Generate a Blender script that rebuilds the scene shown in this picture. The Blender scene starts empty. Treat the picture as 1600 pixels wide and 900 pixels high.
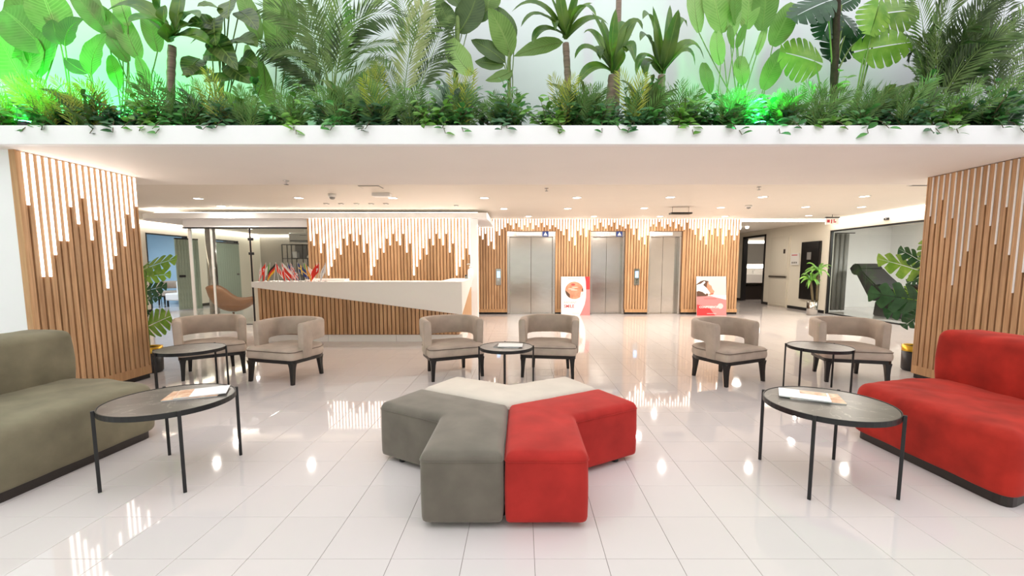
import bpy, bmesh, math, random
from mathutils import Vector, Matrix
R = random.Random(7)
PI = math.pi
scene = bpy.context.scene
COL = scene.collection

# ------------------------------------------------------------------ camera
F, CX, CY, HC = 670.0, 815.0, 480.0, 1.36
TH = math.atan(64 / 670)
cam_d = bpy.data.cameras.new('camera')
cam_d.sensor_fit = 'HORIZONTAL'; cam_d.sensor_width = 36.0
cam_d.lens = 36.0 * F / 1600
cam_d.shift_x = -(CX - 800) / 1600
cam_d.shift_y = (CY - 450) / 1600
cam_d.clip_start = 0.05
cam = bpy.data.objects.new('camera', cam_d); COL.objects.link(cam)
cam.location = (0, 0, HC)
cam.rotation_euler = (PI / 2 - TH, 0, 0)
scene.camera = cam

# ------------------------------------------------------------------ world and exposure
WORLD = 1.7
w = bpy.data.worlds.new('world'); scene.world = w; w.use_nodes = True
w.node_tree.nodes['Background'].inputs[0].default_value = (0.965, 0.97, 1.0, 1)
w.node_tree.nodes['Background'].inputs[1].default_value = WORLD
vs = scene.view_settings
vs.view_transform = 'Standard'; vs.look = 'None'; vs.gamma = 1; vs.use_curve_mapping = False
vs.exposure = 0.18
cy = scene.cycles; cy.max_bounces = 9; cy.diffuse_bounces = 5; cy.glossy_bounces = 4; cy.transmission_bounces = 4; cy.transparent_max_bounces = 8; cy.caustics_reflective = False; cy.caustics_refractive = False
LAMP_W = 17.0          # each recessed downlight
LED = 3.6              # glowing strips between the slats
COVE = 5.5

# ------------------------------------------------------------------ photograph geometry -> metres
_c, _s = math.cos(TH), math.sin(TH)
def ray(px, py):
    dx = (px - CX) / F; dy = (CY - py) / F
    return dx, _c + dy * _s, -_s + dy * _c
def atz(px, py, z):
    r = ray(px, py); t = (z - HC) / r[2]; return Vector((r[0] * t, r[1] * t, z))
def aty(px, py, Y):
    r = ray(px, py); t = Y / r[1]; return Vector((r[0] * t, Y, HC + r[2] * t))

# ------------------------------------------------------------------ materials
def srgb(r, g, b):
    f = lambda c: (c / 255 / 12.92) if c / 255 <= 0.04045 else ((c / 255 + 0.055) / 1.055) ** 2.4
    return (f(r), f(g), f(b), 1)
class NT:
    def __init__(s, name):
        s.m = bpy.data.materials.new(name); s.m.use_nodes = True
        s.t = s.m.node_tree; s.b = s.t.nodes['Principled BSDF']; s.o = s.t.nodes['Material Output']
    def n(s, ty, **k):
        x = s.t.nodes.new(ty)
        for a, v in k.items(): setattr(x, a, v)
        return x
    def l(s, a, b): s.t.links.new(a, b)
    def set(s, **k):
        for a, v in k.items(): s.b.inputs[a.replace('_', ' ')].default_value = v
def mat(name, col, rough=0.5, metal=0.0, vary=0.0, bump=0.0, scale=20, spec=0.5, sheen=0.0, obj_vary=0.0, coord='Object', stretch=(1, 1, 1), col2=None, detail=4):
    t = NT(name); t.set(Roughness=rough, Metallic=metal)
    t.b.inputs['Specular IOR Level'].default_value = spec
    t.b.inputs['Base Color'].default_value = col
    if sheen: t.b.inputs['Sheen Weight'].default_value = sheen; t.b.inputs['Sheen Roughness'].default_value = 0.45; t.b.inputs['Sheen Tint'].default_value = tuple(min(1, c ** .45) for c in col[:3]) + (1,)
    src = None
    if vary or bump or col2:
        tc = t.n('ShaderNodeTexCoord'); mp = t.n('ShaderNodeMapping'); mp.inputs['Scale'].default_value = stretch
        t.l(tc.outputs[coord], mp.inputs[0])
        nz = t.n('ShaderNodeTexNoise'); nz.inputs['Scale'].default_value = scale; nz.inputs['Detail'].default_value = detail
        t.l(mp.outputs[0], nz.inputs['Vector']); src = nz
    last = None
    if vary or col2:
        mx = t.n('ShaderNodeMix', data_type='RGBA')
        rp = t.n('ShaderNodeMapRange'); rp.inputs[1].default_value = 0.32; rp.inputs[2].default_value = 0.68
        t.l(src.outputs[0], rp.inputs[0]); t.l(rp.outputs[0], mx.inputs[0])
        d = tuple(max(0, c * (1 - vary)) for c in col[:3]) + (1,)
        u = tuple(min(1, c * (1 + vary)) for c in col[:3]) + (1,)
        mx.inputs[6].default_value = d if not col2 else col
        mx.inputs[7].default_value = u if not col2 else col2
        last = mx.outputs[2]
    if obj_vary:
        oi = t.n('ShaderNodeObjectInfo'); mr = t.n('ShaderNodeMapRange')
        mr.inputs[3].default_value = 1 - obj_vary; mr.inputs[4].default_value = 1 + obj_vary
        t.l(oi.outputs['Random'], mr.inputs[0])
        hs = t.n('ShaderNodeHueSaturation'); t.l(mr.outputs[0], hs.inputs['Value'])
        if last: t.l(last, hs.inputs['Color'])
        else: hs.inputs['Color'].default_value = col
        last = hs.outputs[0]
    if last: t.l(last, t.b.inputs['Base Color'])
    if bump:
        bp = t.n('ShaderNodeBump'); bp.inputs['Strength'].default_value = bump; bp.inputs['Distance'].default_value = 0.004
        t.l(src.outputs[0], bp.inputs['Height']); t.l(bp.outputs[0], t.b.inputs['Normal'])
    return t.m
def emit(name, col, st):
    t = NT(name); t.set(Base_Color=col, Emission_Color=col, Emission_Strength=st); return t.m
def glass(name, tint=(0.93, 0.97, 0.96, 1), refl=0.9, base=0.04):
    t = NT(name)
    tr = t.n('ShaderNodeBsdfTransparent'); tr.inputs[0].default_value = tint
    gl = t.n('ShaderNodeBsdfGlossy'); gl.inputs['Roughness'].default_value = 0.01; gl.inputs[0].default_value = (refl, refl, refl, 1)
    fr = t.n('ShaderNodeLayerWeight'); pw = t.n('ShaderNodeMath', operation='POWER'); pw.inputs[1].default_value = 5
    t.l(fr.outputs['Facing'], pw.inputs[0])
    mp = t.n('ShaderNodeMath', operation='ADD', use_clamp=True); mp.inputs[1].default_value = base
    t.l(pw.outputs[0], mp.inputs[0])
    mx = t.n('ShaderNodeMixShader'); t.l(mp.outputs[0], mx.inputs[0]); t.l(tr.outputs[0], mx.inputs[1]); t.l(gl.outputs[0], mx.inputs[2])
    t.l(mx.outputs[0], t.o.inputs[0]); return t.m
def wood(name, c1, c2, axis='z', vary=0.16):
    t = NT(name); t.set(Roughness=0.45)
    g = t.n('ShaderNodeNewGeometry'); oi = t.n('ShaderNodeObjectInfo')
    sc = t.n('ShaderNodeMath', operation='MULTIPLY'); sc.inputs[1].default_value = 37.0; t.l(oi.outputs['Random'], sc.inputs[0])
    ad = t.n('ShaderNodeVectorMath', operation='ADD'); t.l(g.outputs['Position'], ad.inputs[0]); t.l(sc.outputs[0], ad.inputs[1])
    mp = t.n('ShaderNodeMapping'); mp.inputs['Scale'].default_value = {'z': (28, 28, 1.3), 'x': (1.3, 28, 28)}[axis]
    t.l(ad.outputs[0], mp.inputs[0])
    nz = t.n('ShaderNodeTexNoise'); nz.inputs['Scale'].default_value = 1.6; nz.inputs['Detail'].default_value = 6; nz.inputs['Distortion'].default_value = 0.6
    t.l(mp.outputs[0], nz.inputs['Vector'])
    cr = t.n('ShaderNodeValToRGB'); cr.color_ramp.elements[0].position = 0.3; cr.color_ramp.elements[1].position = 0.72
    cr.color_ramp.elements[0].color = c1; cr.color_ramp.elements[1].color = c2
    t.l(nz.outputs[0], cr.inputs[0])
    mr = t.n('ShaderNodeMapRange'); mr.inputs[3].default_value = 1 - vary; mr.inputs[4].default_value = 1 + vary; t.l(oi.outputs['Random'], mr.inputs[0])
    hs = t.n('ShaderNodeHueSaturation'); t.l(cr.outputs[0], hs.inputs['Color']); t.l(mr.outputs[0], hs.inputs['Value'])
    t.l(hs.outputs[0], t.b.inputs['Base Color'])
    bp = t.n('ShaderNodeBump'); bp.inputs['Strength'].default_value = 0.15; bp.inputs['Distance'].default_value = 0.002
    t.l(nz.outputs[0], bp.inputs['Height']); t.l(bp.outputs[0], t.b.inputs['Normal'])
    return t.m
def marble(name):
    t = NT(name); t.set(Roughness=0.32)
    tc = t.n('ShaderNodeTexCoord'); nz = t.n('ShaderNodeTexNoise'); nz.inputs['Scale'].default_value = 3; nz.inputs['Detail'].default_value = 7; nz.inputs['Distortion'].default_value = 1.2
    t.l(tc.outputs['Object'], nz.inputs['Vector'])
    cr = t.n('ShaderNodeValToRGB'); e = cr.color_ramp.elements
    e[0].position = 0.3; e[0].color = srgb(84, 79, 74); e[1].position = 0.7; e[1].color = srgb(112, 106, 99)
    k = e.new(0.497); k.color = srgb(100, 94, 88); k = e.new(0.503); k.color = srgb(150, 142, 132); k = e.new(0.509); k.color = srgb(100, 94, 88)
    t.l(nz.outputs[0], cr.inputs[0]); t.l(cr.outputs[0], t.b.inputs['Base Color']); return t.m
def leafmat(name, c, c2=None, rough=0.45, vary=0.25, veins=0.0):
    t = NT(name); t.set(Roughness=rough)
    oi = t.n('ShaderNodeObjectInfo'); mr = t.n('ShaderNodeMapRange'); mr.inputs[3].default_value = 1 - vary; mr.inputs[4].default_value = 1 + vary
    t.l(oi.outputs['Random'], mr.inputs[0])
    tc = t.n('ShaderNodeTexCoord'); nz = t.n('ShaderNodeTexNoise'); nz.inputs['Scale'].default_value = 9; nz.inputs['Detail'].default_value = 3
    t.l(tc.outputs['Object'], nz.inputs['Vector'])
    mx = t.n('ShaderNodeMix', data_type='RGBA'); mx.inputs[6].default_value = c
    mx.inputs[7].default_value = c2 or tuple(min(1, v * 1.5) for v in c[:3]) + (1,)
    rp = t.n('ShaderNodeMapRange'); rp.inputs[1].default_value = 0.35; rp.inputs[2].default_value = 0.7
    t.l(nz.outputs[0], rp.inputs[0])
    if veins:
        uv = t.n('ShaderNodeUVMap'); uv.uv_map = 'leaf_uv'; sx = t.n('ShaderNodeSeparateXYZ'); t.l(uv.outputs[0], sx.inputs[0])
        def mth(op, a, b, c=None):
            x = t.n('ShaderNodeMath', operation=op)
            for q, v in enumerate((a, b)):
                if isinstance(v, (int, float)): x.inputs[q].default_value = v
                else: t.l(v, x.inputs[q])
            return x.outputs[0]
        au = mth('ABSOLUTE', mth('SUBTRACT', sx.outputs[0], 0.5), 0)
        ph = mth('MULTIPLY', mth('SUBTRACT', sx.outputs[1], mth('MULTIPLY', au, 0.35)), 6.283 * veins)
        st = mth('POWER', mth('ADD', mth('MULTIPLY', mth('SINE', ph, 0), 0.5), 0.5), 3.0)
        rib = mth('LESS_THAN', au, 0.03)
        fac = mth('MAXIMUM', mth('MULTIPLY', st, 0.55), mth('MAXIMUM', rib, mth('MULTIPLY', rp.outputs[0], 0.5)))
        t.l(fac, mx.inputs[0])
    else: t.l(rp.outputs[0], mx.inputs[0])
    hs = t.n('ShaderNodeHueSaturation'); t.l(mx.outputs[2], hs.inputs['Color']); t.l(mr.outputs[0], hs.inputs['Value'])
    t.l(hs.outputs[0], t.b.inputs['Base Color'])
    tl = t.n('ShaderNodeBsdfTranslucent'); t.l(hs.outputs[0], tl.inputs[0])
    ms = t.n('ShaderNodeMixShader'); ms.inputs[0].default_value = 0.3
    t.l(t.b.outputs[0], ms.inputs[1]); t.l(tl.outputs[0], ms.inputs[2]); t.l(ms.outputs[0], t.o.inputs[0])
    return t.m

M = {}
M['tile'] = mat('glossy white floor tile', srgb(219, 211, 208), 0.045, vary=0.012, scale=1.5, obj_vary=0.012, spec=0.6)
M['grout'] = mat('grey grout', srgb(138, 126, 120), 0.8, vary=0.05)
M['white'] = mat('white painted plaster', srgb(248, 247, 247), 0.6, vary=0.01, scale=3)
M['soffit'] = mat('off white soffit paint', srgb(246, 240, 234), 0.65, vary=0.01, scale=2)
M['ceil'] = mat('warm white ceiling paint', srgb(228, 220, 208), 0.6, vary=0.01, scale=2)
M['atrium'] = mat('pale grey atrium wall paint', srgb(236, 238, 243), 0.7, vary=0.03, scale=1.2, detail=3)
M['atriumside'] = mat('grey atrium side paint', srgb(205, 205, 206), 0.7, vary=0.02, scale=1.2)
M['cream'] = mat('cream wall paint', srgb(232, 226, 210), 0.6, vary=0.01, scale=2)
M['greywall'] = mat('warm grey and dimmed wall tone', srgb(150, 142, 132), 0.6, vary=0.03, scale=2)  # dimness of the back wall put into its colour; washroom's own grey
M['bluelitwall'] = mat('wall with blue light in its colour', srgb(176, 205, 224), 0.6, vary=0.02, scale=2)  # blue light falling on these walls is put into their colour
M['wood'] = wood('oak slat', srgb(176, 132, 92), srgb(216, 175, 132), vary=0.13)
M['woodback'] = wood('oak backing board', srgb(122, 84, 52), srgb(150, 106, 68), vary=0.03)
M['woodflat'] = wood('oak plain board', srgb(180, 136, 94), srgb(210, 166, 120), vary=0.06)
M['led'] = emit('glowing strip diffuser', (1, 0.93, 0.86, 1), LED)
M['ledoff'] = mat('unlit milky strip diffuser', srgb(244, 240, 236), 0.35, vary=0.01)
M['cove'] = emit('cove light strip', (1, 0.93, 0.84, 1), COVE)
M['lens'] = emit('downlight lens', (1, 0.94, 0.86, 1), 9.0)
M['black'] = mat('matt black metal', srgb(26, 25, 26), 0.42, vary=0.1)
M['blackwood'] = mat('black lacquered wood', srgb(24, 21, 20), 0.35, vary=0.2)
M['plinth'] = mat('dark plinth laminate', srgb(40, 32, 28), 0.4, vary=0.1)
M['marble'] = marble('dark grey veined stone')
M['greyvelvet'] = mat('grey green velvet', srgb(110, 103, 93), 0.8, vary=0.16, scale=5, spec=0.2, sheen=0.9, bump=0.12, detail=6)
M['oliveseat'] = mat('olive grey velvet', srgb(122, 115, 94), 0.8, vary=0.22, scale=4, spec=0.2, sheen=0.25, bump=0.12, detail=6)
M['redvelvet'] = mat('brick red velvet', srgb(172, 46, 41), 0.8, vary=0.18, scale=5, spec=0.15, sheen=0.6, bump=0.12, detail=6)
M['redsofa'] = mat('scarlet plush', srgb(164, 42, 33), 0.8, vary=0.28, scale=5, spec=0.15, sheen=0.4, bump=0.14, detail=6)
M['beigevelvet'] = mat('beige velvet', srgb(214, 203, 188), 0.8, vary=0.05, scale=5, sheen=0.3, bump=0.1)
M['taupe'] = mat('taupe velvet', srgb(184, 167, 152), 0.75, vary=0.14, scale=6, sheen=0.4, bump=0.1, detail=5)
M['piping'] = mat('taupe piping', srgb(112, 98, 88), 0.7, vary=0.05)
M['steel'] = mat('brushed stainless steel', srgb(196, 190, 184), 0.22, metal=1.0, vary=0.06, scale=6, stretch=(30, 30, 0.6))
M['steeldoor'] = mat('rippled brushed steel', srgb(204, 198, 190), 0.17, metal=1.0, bump=0.35, vary=0.03, scale=1.6, stretch=(1.5, 1, 2.4), detail=2)
M['steelpot'] = mat('polished steel', srgb(190, 186, 180), 0.18, metal=1.0, vary=0.04, scale=6)
M['chrome'] = mat('chrome', srgb(210, 210, 212), 0.08, metal=1.0)
M['gold'] = mat('brass band', srgb(214, 170, 60), 0.3, metal=0.85, vary=0.05)
M['potblack'] = mat('black ceramic', srgb(34, 33, 36), 0.4, vary=0.1)
M['soil'] = mat('dark potting soil', srgb(62, 46, 34), 0.95, vary=0.4, scale=60, bump=0.8)
M['glass'] = glass('clear glass')
M['greenglass'] = glass('fluted green glass', (0.70, 0.80, 0.72, 1), 0.7, 0.10)
M['greenpanel'] = mat('reeded green glass', srgb(158, 174, 158), 0.15, vary=0.16, scale=14, stretch=(6, 6, 0.4))
M['counter'] = mat('white solid surface', srgb(250, 248, 244), 0.3, vary=0.008, scale=2)
M['doorwhite'] = mat('off white door paint', srgb(226, 219, 203), 0.5, vary=0.01)
M['tanleather'] = mat('tan leather', srgb(178, 122, 86), 0.4, vary=0.1, scale=9, bump=0.05)
M['blackleather'] = mat('black leather', srgb(30, 29, 31), 0.38, vary=0.2, scale=9, bump=0.1)
M['paper'] = mat('white paper', srgb(246, 245, 244), 0.5)
M['paperorange'] = mat('orange brown print', srgb(196, 128, 84), 0.4, col2=srgb(236, 206, 176), scale=22)
M['blue'] = mat('blue sign print', srgb(42, 70, 140), 0.4)
M['screen'] = emit('blue call screen', (0.25, 0.5, 1.0, 1), 2.2)
M['plastic'] = mat('white plastic', srgb(232, 230, 226), 0.4)
M['greyplastic'] = mat('grey plastic', srgb(140, 138, 134), 0.4)
M['darkprint'] = mat('dark print', srgb(60, 50, 44), 0.5)
M['bark'] = mat('ringed grey bark', srgb(132, 112, 98), 0.85, vary=0.3, scale=5, stretch=(1, 1, 14), bump=0.9)
M['darkbark'] = mat('dark moss pole', srgb(58, 44, 34), 0.95, vary=0.3, scale=30, bump=0.9)
M['stem'] = mat('green stem', srgb(118, 142, 70), 0.5, vary=0.15)
M['twig'] = mat('brown twig', srgb(96, 84, 58), 0.7, vary=0.15)
M['paddle'] = leafmat('mid green paddle leaf', srgb(106, 142, 62), srgb(150, 180, 98), veins=16)
M['paddledark'] = leafmat('dark green paddle leaf', srgb(66, 92, 44), srgb(104, 128, 66), veins=16)
M['paddlelight'] = leafmat('light green paddle leaf', srgb(136, 170, 88), srgb(176, 202, 132), veins=16)
M['strap'] = leafmat('dracaena leaf', srgb(66, 110, 40), srgb(138, 164, 66), rough=0.35, veins=1)
M['palm'] = leafmat('palm leaflet', srgb(92, 122, 62), srgb(132, 156, 88))
M['palmdark'] = leafmat('dark palm leaflet', srgb(62, 84, 46), srgb(96, 116, 68))
M['palmpale'] = leafmat('pale palm leaflet', srgb(156, 168, 108), srgb(186, 192, 138))
M['yellowfern'] = leafmat('yellow green fern', srgb(156, 170, 58), srgb(196, 200, 92))
M['fern'] = leafmat('blue green fern', srgb(88, 130, 62), srgb(134, 172, 96))
M['shrub'] = leafmat('glossy shrub leaf', srgb(66, 126, 62), srgb(106, 168, 86), rough=0.35, vary=0.45)
M['shrublight'] = leafmat('fresh green leaf', srgb(96, 152, 56), srgb(138, 186, 84), rough=0.4, vary=0.35)
M['shrubdark'] = leafmat('deep green leaf', srgb(58, 102, 66), srgb(92, 138, 90), rough=0.35, vary=0.4)
M['calathea'] = leafmat('striped calathea leaf', srgb(62, 100, 68), srgb(190, 208, 188), rough=0.35, veins=7)
M['dieff'] = leafmat('dark spotted leaf', srgb(54, 82, 38), srgb(150, 168, 88), rough=0.35, veins=8)
M['monstera'] = leafmat('bright monstera leaf', srgb(104, 152, 42), srgb(148, 184, 74), rough=0.35)
M['monsteradark'] = leafmat('dark monstera leaf', srgb(38, 74, 46), srgb(62, 102, 66), rough=0.3)
M['ledgreen'] = emit('green lamp lens', (0.05, 1.0, 0.25, 1), 40.0)
M['skin'] = mat('printed skin tone', srgb(196, 128, 98), 0.4, col2=srgb(220, 164, 134), scale=6)
M['lips'] = mat('printed lip pink', srgb(190, 82, 78), 0.4)
M['hair'] = mat('printed brown hair', srgb(92, 64, 48), 0.4, vary=0.2)
M['printred'] = mat('printed red', srgb(206, 58, 62), 0.4)
M['printpink'] = mat('printed pink', srgb(226, 138, 138), 0.4)
M['printgrey'] = mat('printed pale grey', srgb(198, 206, 206), 0.4)
M['textgrey'] = mat('grey lettering', srgb(170, 164, 160), 0.5)
M['textred'] = mat('red lettering', srgb(190, 44, 50), 0.5)
for k, c in dict(fred=(226, 52, 36), fwhite=(246, 244, 242), fblack=(40, 34, 34), fgold=(250, 190, 50), fgreen=(120, 170, 96), fblue=(48, 68, 140), fyellow=(248, 214, 110), forange=(240, 130, 40)).items():
    M[k] = mat('flag cloth ' + k[1:], srgb(*c), 0.7)

# ------------------------------------------------------------------ mesh helpers
class B:
    """collects geometry; build() links it as one mesh object"""
    def __init__(s): s.v = []; s.f = []; s.mi = []; s.cur = 0; s.uv = []
    def add(s, vs, fs):
        o = len(s.v); s.v += [tuple(v) for v in vs]; s.f += [tuple(i + o for i in f) for f in fs]; s.mi += [s.cur] * len(fs)
        return s
    def box(s, x0, x1, y0, y1, z0, z1, bev=0, seg=2):
        if bev:
            bm = bmesh.new(); bmesh.ops.create_cube(bm, size=1)
            for v in bm.verts: v.co = Vector(((x0 + x1) / 2 + v.co.x * (x1 - x0), (y0 + y1) / 2 + v.co.y * (y1 - y0), (z0 + z1) / 2 + v.co.z * (z1 - z0)))
            bmesh.ops.bevel(bm, geom=bm.edges[:], offset=bev, segments=seg, affect='EDGES', profile=0.5)
            return s.bm(bm)
        vs = [(x, y, z) for z in (z0, z1) for x, y in ((x0, y0), (x1, y0), (x1, y1), (x0, y1))]
        return s.add(vs, [(3, 2, 1, 0), (4, 5, 6, 7), (0, 1, 5, 4), (1, 2, 6, 5), (2, 3, 7, 6), (3, 0, 4, 7)])
    def bm(s, bm):
        bm.verts.index_update()
        s.add([v.co[:] for v in bm.verts], [[v.index for v in f.verts] for f in bm.faces]); bm.free(); return s
    def prism(s, poly, z0, z1):
        n = len(poly); vs = [(x, y, z0) for x, y in poly] + [(x, y, z1) for x, y in poly]
        return s.add(vs, [tuple(range(n - 1, -1, -1)), tuple(range(n, 2 * n))] + [(i, (i + 1) % n, n + (i + 1) % n, n + i) for i in range(n)])
    def prism_y(s, poly, y0, y1):      # polygon in x,z extruded along y
        n = len(poly); vs = [(x, y0, z) for x, z in poly] + [(x, y1, z) for x, z in poly]
        return s.add(vs, [tuple(range(n)), tuple(range(2 * n - 1, n - 1, -1))] + [((i + 1) % n, i, n + i, n + (i + 1) % n) for i in range(n)])
    def tube(s, pts, rad, n=8, cap=True):
        pts = [Vector(p) for p in pts]; rr = rad if isinstance(rad, (list, tuple)) else [rad] * len(pts)
        rings = []; up = Vector((0.31, 0.2, 0.93))
        for i, p in enumerate(pts):
            t = (pts[min(i + 1, len(pts) - 1)] - pts[max(i - 1, 0)]).normalized()
            a = t.cross(up)
            if a.length < 1e-3: a = t.cross(Vector((1, 0, 0)))
            a.normalize(); b = t.cross(a)
            rings.append([p + (a * math.cos(k * 2 * PI / n) + b * math.sin(k * 2 * PI / n)) * rr[i] for k in range(n)])
        return s.rings(rings, cap)
    def rings(s, rings, cap=True, closed=True):
        n = len(rings[0]); vs = [v for r in rings for v in r]; fs = []
        for i in range(len(rings) - 1):
            for k in range(n if closed else n - 1):
                fs.append((i * n + k, i * n + (k + 1) % n, (i + 1) * n + (k + 1) % n, (i + 1) * n + k))
        if cap: fs.append(tuple(range(n - 1, -1, -1))); fs.append(tuple((len(rings) - 1) * n + k for k in range(n)))
        return s.add(vs, fs)
    def lathe(s, prof, n=24, c=(0, 0, 0), cap=True):
        return s.rings([[(c[0] + r * math.cos(k * 2 * PI / n), c[1] + r * math.sin(k * 2 * PI / n), c[2] + z) for k in range(n)] for r, z in prof], cap)
    def mesh(s, name, mats, smooth=False):
        me = bpy.data.meshes.new(name); me.from_pydata(s.v, [], s.f)
        for m in (mats if isinstance(mats, (list, tuple)) else [mats]): me.materials.append(M[m] if isinstance(m, str) else m)
        if any(s.mi): me.polygons.foreach_set('material_index', s.mi)
        if smooth: me.polygons.foreach_set('use_smooth', [True] * len(me.polygons))
        if s.uv:
            u = s.uv + [(0.5, 0.5)] * (len(s.v) - len(s.uv)); ul = me.uv_layers.new(name='leaf_uv'); vi = [0] * len(me.loops); me.loops.foreach_get('vertex_index', vi)
            ul.data.foreach_set('uv', [c for i in vi for c in u[i]])
        me.update(); return me
    def build(s, name, mats, parent=None, smooth=False, loc=None):
        return link(name, s.mesh(name, mats, smooth), parent, loc)
def link(name, me, parent=None, loc=None):
    o = bpy.data.objects.new(name, me); COL.objects.link(o)
    if parent: o.parent = parent
    if loc is not None: o.location = loc
    return o
def fixn(o):
    bm = bmesh.new(); bm.from_mesh(o.data); bmesh.ops.recalc_face_normals(bm, faces=bm.faces); bm.to_mesh(o.data); bm.free(); return o
def smooth_angle(o, ang=40):
    me = o.data; me.polygons.foreach_set('use_smooth', [True] * len(me.polygons))
    bm = bmesh.new(); bm.from_mesh(me); bmesh.ops.recalc_face_normals(bm, faces=bm.faces)
    for e in bm.edges:
        if len(e.link_faces) == 2 and e.calc_face_angle(0) > math.radians(ang): e.smooth = False
    bm.to_mesh(me); bm.free(); return o
def tag(o, label=None, cat=None, group=None, kind=None):
    if label: o['label'] = label
    if cat: o['category'] = cat
    if group: o['group'] = group
    if kind: o['kind'] = kind
    return o
def thing(name, loc, label, cat, group=None, rz=0):
    o = bpy.data.objects.new(name, None); COL.objects.link(o); o.location = loc; o.rotation_euler = (0, 0, rz); o.empty_display_size = 0.1
    return tag(o, label, cat, group)
def root_struct(name, loc=(0, 0, 0), rz=0):
    o = bpy.data.objects.new(name, None); COL.objects.link(o); o.location = loc; o.rotation_euler = (0, 0, rz); o['kind'] = 'structure'; return o
def struct(o): o['kind'] = 'structure'; return o
def lamp(name, kind, parent, loc, energy, col, size=0.1, rot=(0, 0, 0), **k):
    d = bpy.data.lights.new(name, kind); d.energy = energy; d.color = col
    if kind == 'AREA': d.shape = 'DISK'; d.size = size
    else: d.shadow_soft_size = size
    for a, v in k.items(): setattr(d, a, v)
    o = bpy.data.objects.new(name, d); COL.objects.link(o); o.parent = parent; o.location = loc; o.rotation_euler = rot; return o
def round_poly(pts, rad, seg=5):
    out = []; n = len(pts)
    for i in range(n):
        p = Vector(pts[i]).to_2d() if len(pts[i]) > 2 else Vector(pts[i]); a = Vector(pts[i - 1]); b = Vector(pts[(i + 1) % n])
        r = rad[i] if isinstance(rad, (list, tuple)) else rad
        d1 = (a - p).normalized(); d2 = (b - p).normalized()
        th = d1.angle(d2); tl = min(r / max(math.tan(th / 2), 1e-3), (a - p).length * 0.45, (b - p).length * 0.45)
        p1 = p + d1 * tl; p2 = p + d2 * tl
        for k in range(seg + 1):
            t = k / seg; out.append(((1 - t) ** 2 * p1 + 2 * t * (1 - t) * p + t * t * p2))
    return out
def dense(poly, step):
    out = []; n = len(poly)
    for i in range(n):
        a, b = Vector(poly[i]), Vector(poly[(i + 1) % n]); m = max(1, int((b - a).length / step))
        out += [a.lerp(b, k / m) for k in range(m)]
    return out
def pdist(p, poly):
    best = 9
    n = len(poly)
    for i in range(n):
        a, b = poly[i], poly[(i + 1) % n]; ab = b - a; L = ab.length_squared
        t = 0 if L == 0 else max(0, min(1, (p - a).dot(ab) / L)); best = min(best, (p - (a + ab * t)).length)
    return best
def cushion(poly, ker, z0, z1, r, crown=0.01, bulge=0.0, rb=0.01, step=0.05, wob=0.0, seed=0):
    """padded block on any star-shaped outline: rounded top edge, crowned top, slightly bulging sides"""
    rg = random.Random(seed); P = dense(poly, step); n = len(P); K = Vector(ker)
    area = sum(P[i].x * P[(i + 1) % n].y - P[(i + 1) % n].x * P[i].y for i in range(n))
    if area < 0: P.reverse()
    nor = []
    for i in range(n):
        t = (P[(i + 1) % n] - P[i - 1]).normalized(); nor.append(Vector((t.y, -t.x)))
    ph = [rg.uniform(0, 6.28) for _ in range(4)]
    W = lambda q, z: wob * (math.sin(q.x * 17 + ph[0] + z * 9) * math.sin(q.y * 15 + ph[1]) + 0.5 * math.sin(q.x * 31 + q.y * 27 + ph[2]))
    rings = []
    for k, (f, ins) in enumerate(((0, rb), (0.02, rb * 0.3), (0.08, 0), (0.3, 0), (0.55, 0), (0.8, 0), (1, 0))):
        z = z0 + f * (z1 - r - z0); bl = bulge * math.sin(PI * min(1, f)) if k > 1 else 0
        rings.append([(P[i].x + nor[i].x * (bl - ins + W(P[i], z) * 0.8), P[i].y + nor[i].y * (bl - ins + W(P[i], z) * 0.8), z) for i in range(n)])
    for s in (0.993, 0.98, 0.96, 0.935, 0.9, 0.84, 0.74, 0.6, 0.42, 0.22, 0.05):
        rg_ = []
        for i in range(n):
            q = K.lerp(P[i], s); d = pdist(q, P)
            z = z1 - (r - math.sqrt(max(0, r * r - (r - d) ** 2)) if d < r else 0) + crown * min(1, d / 0.16) ** 0.7 + W(q, 0) * min(1, d / 0.05)
            rg_.append((q.x, q.y, z))
        rings.append(rg_)
    b = B(); b.rings(rings, True); return b
def bez(p0, p1, p2, t): return (1 - t) ** 2 * p0 + 2 * t * (1 - t) * p1 + t * t * p2
def text_mesh(txt, size, m, name='lettering', bold=0.0, extrude=0.0005, align='LEFT'):
    cu = bpy.data.curves.new(name, 'FONT'); cu.body = txt; cu.size = size; cu.extrude = extrude; cu.offset = bold; cu.align_x = align; cu.resolution_u = 2
    o = bpy.data.objects.new(name, cu); COL.objects.link(o); bpy.context.view_layer.update()
    me = bpy.data.meshes.new_from_object(o.evaluated_get(bpy.context.evaluated_depsgraph_get()))
    bpy.data.objects.remove(o); bpy.data.curves.remove(cu); me.materials.clear(); me.materials.append(M[m]); me.name = name; return me

# ================================================================== SETTING
ZC, ZB = 2.66, 2.40          # ceiling, underside of the planter beam
XL, XR, YB = -11.0, 8.75, 18.2
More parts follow.
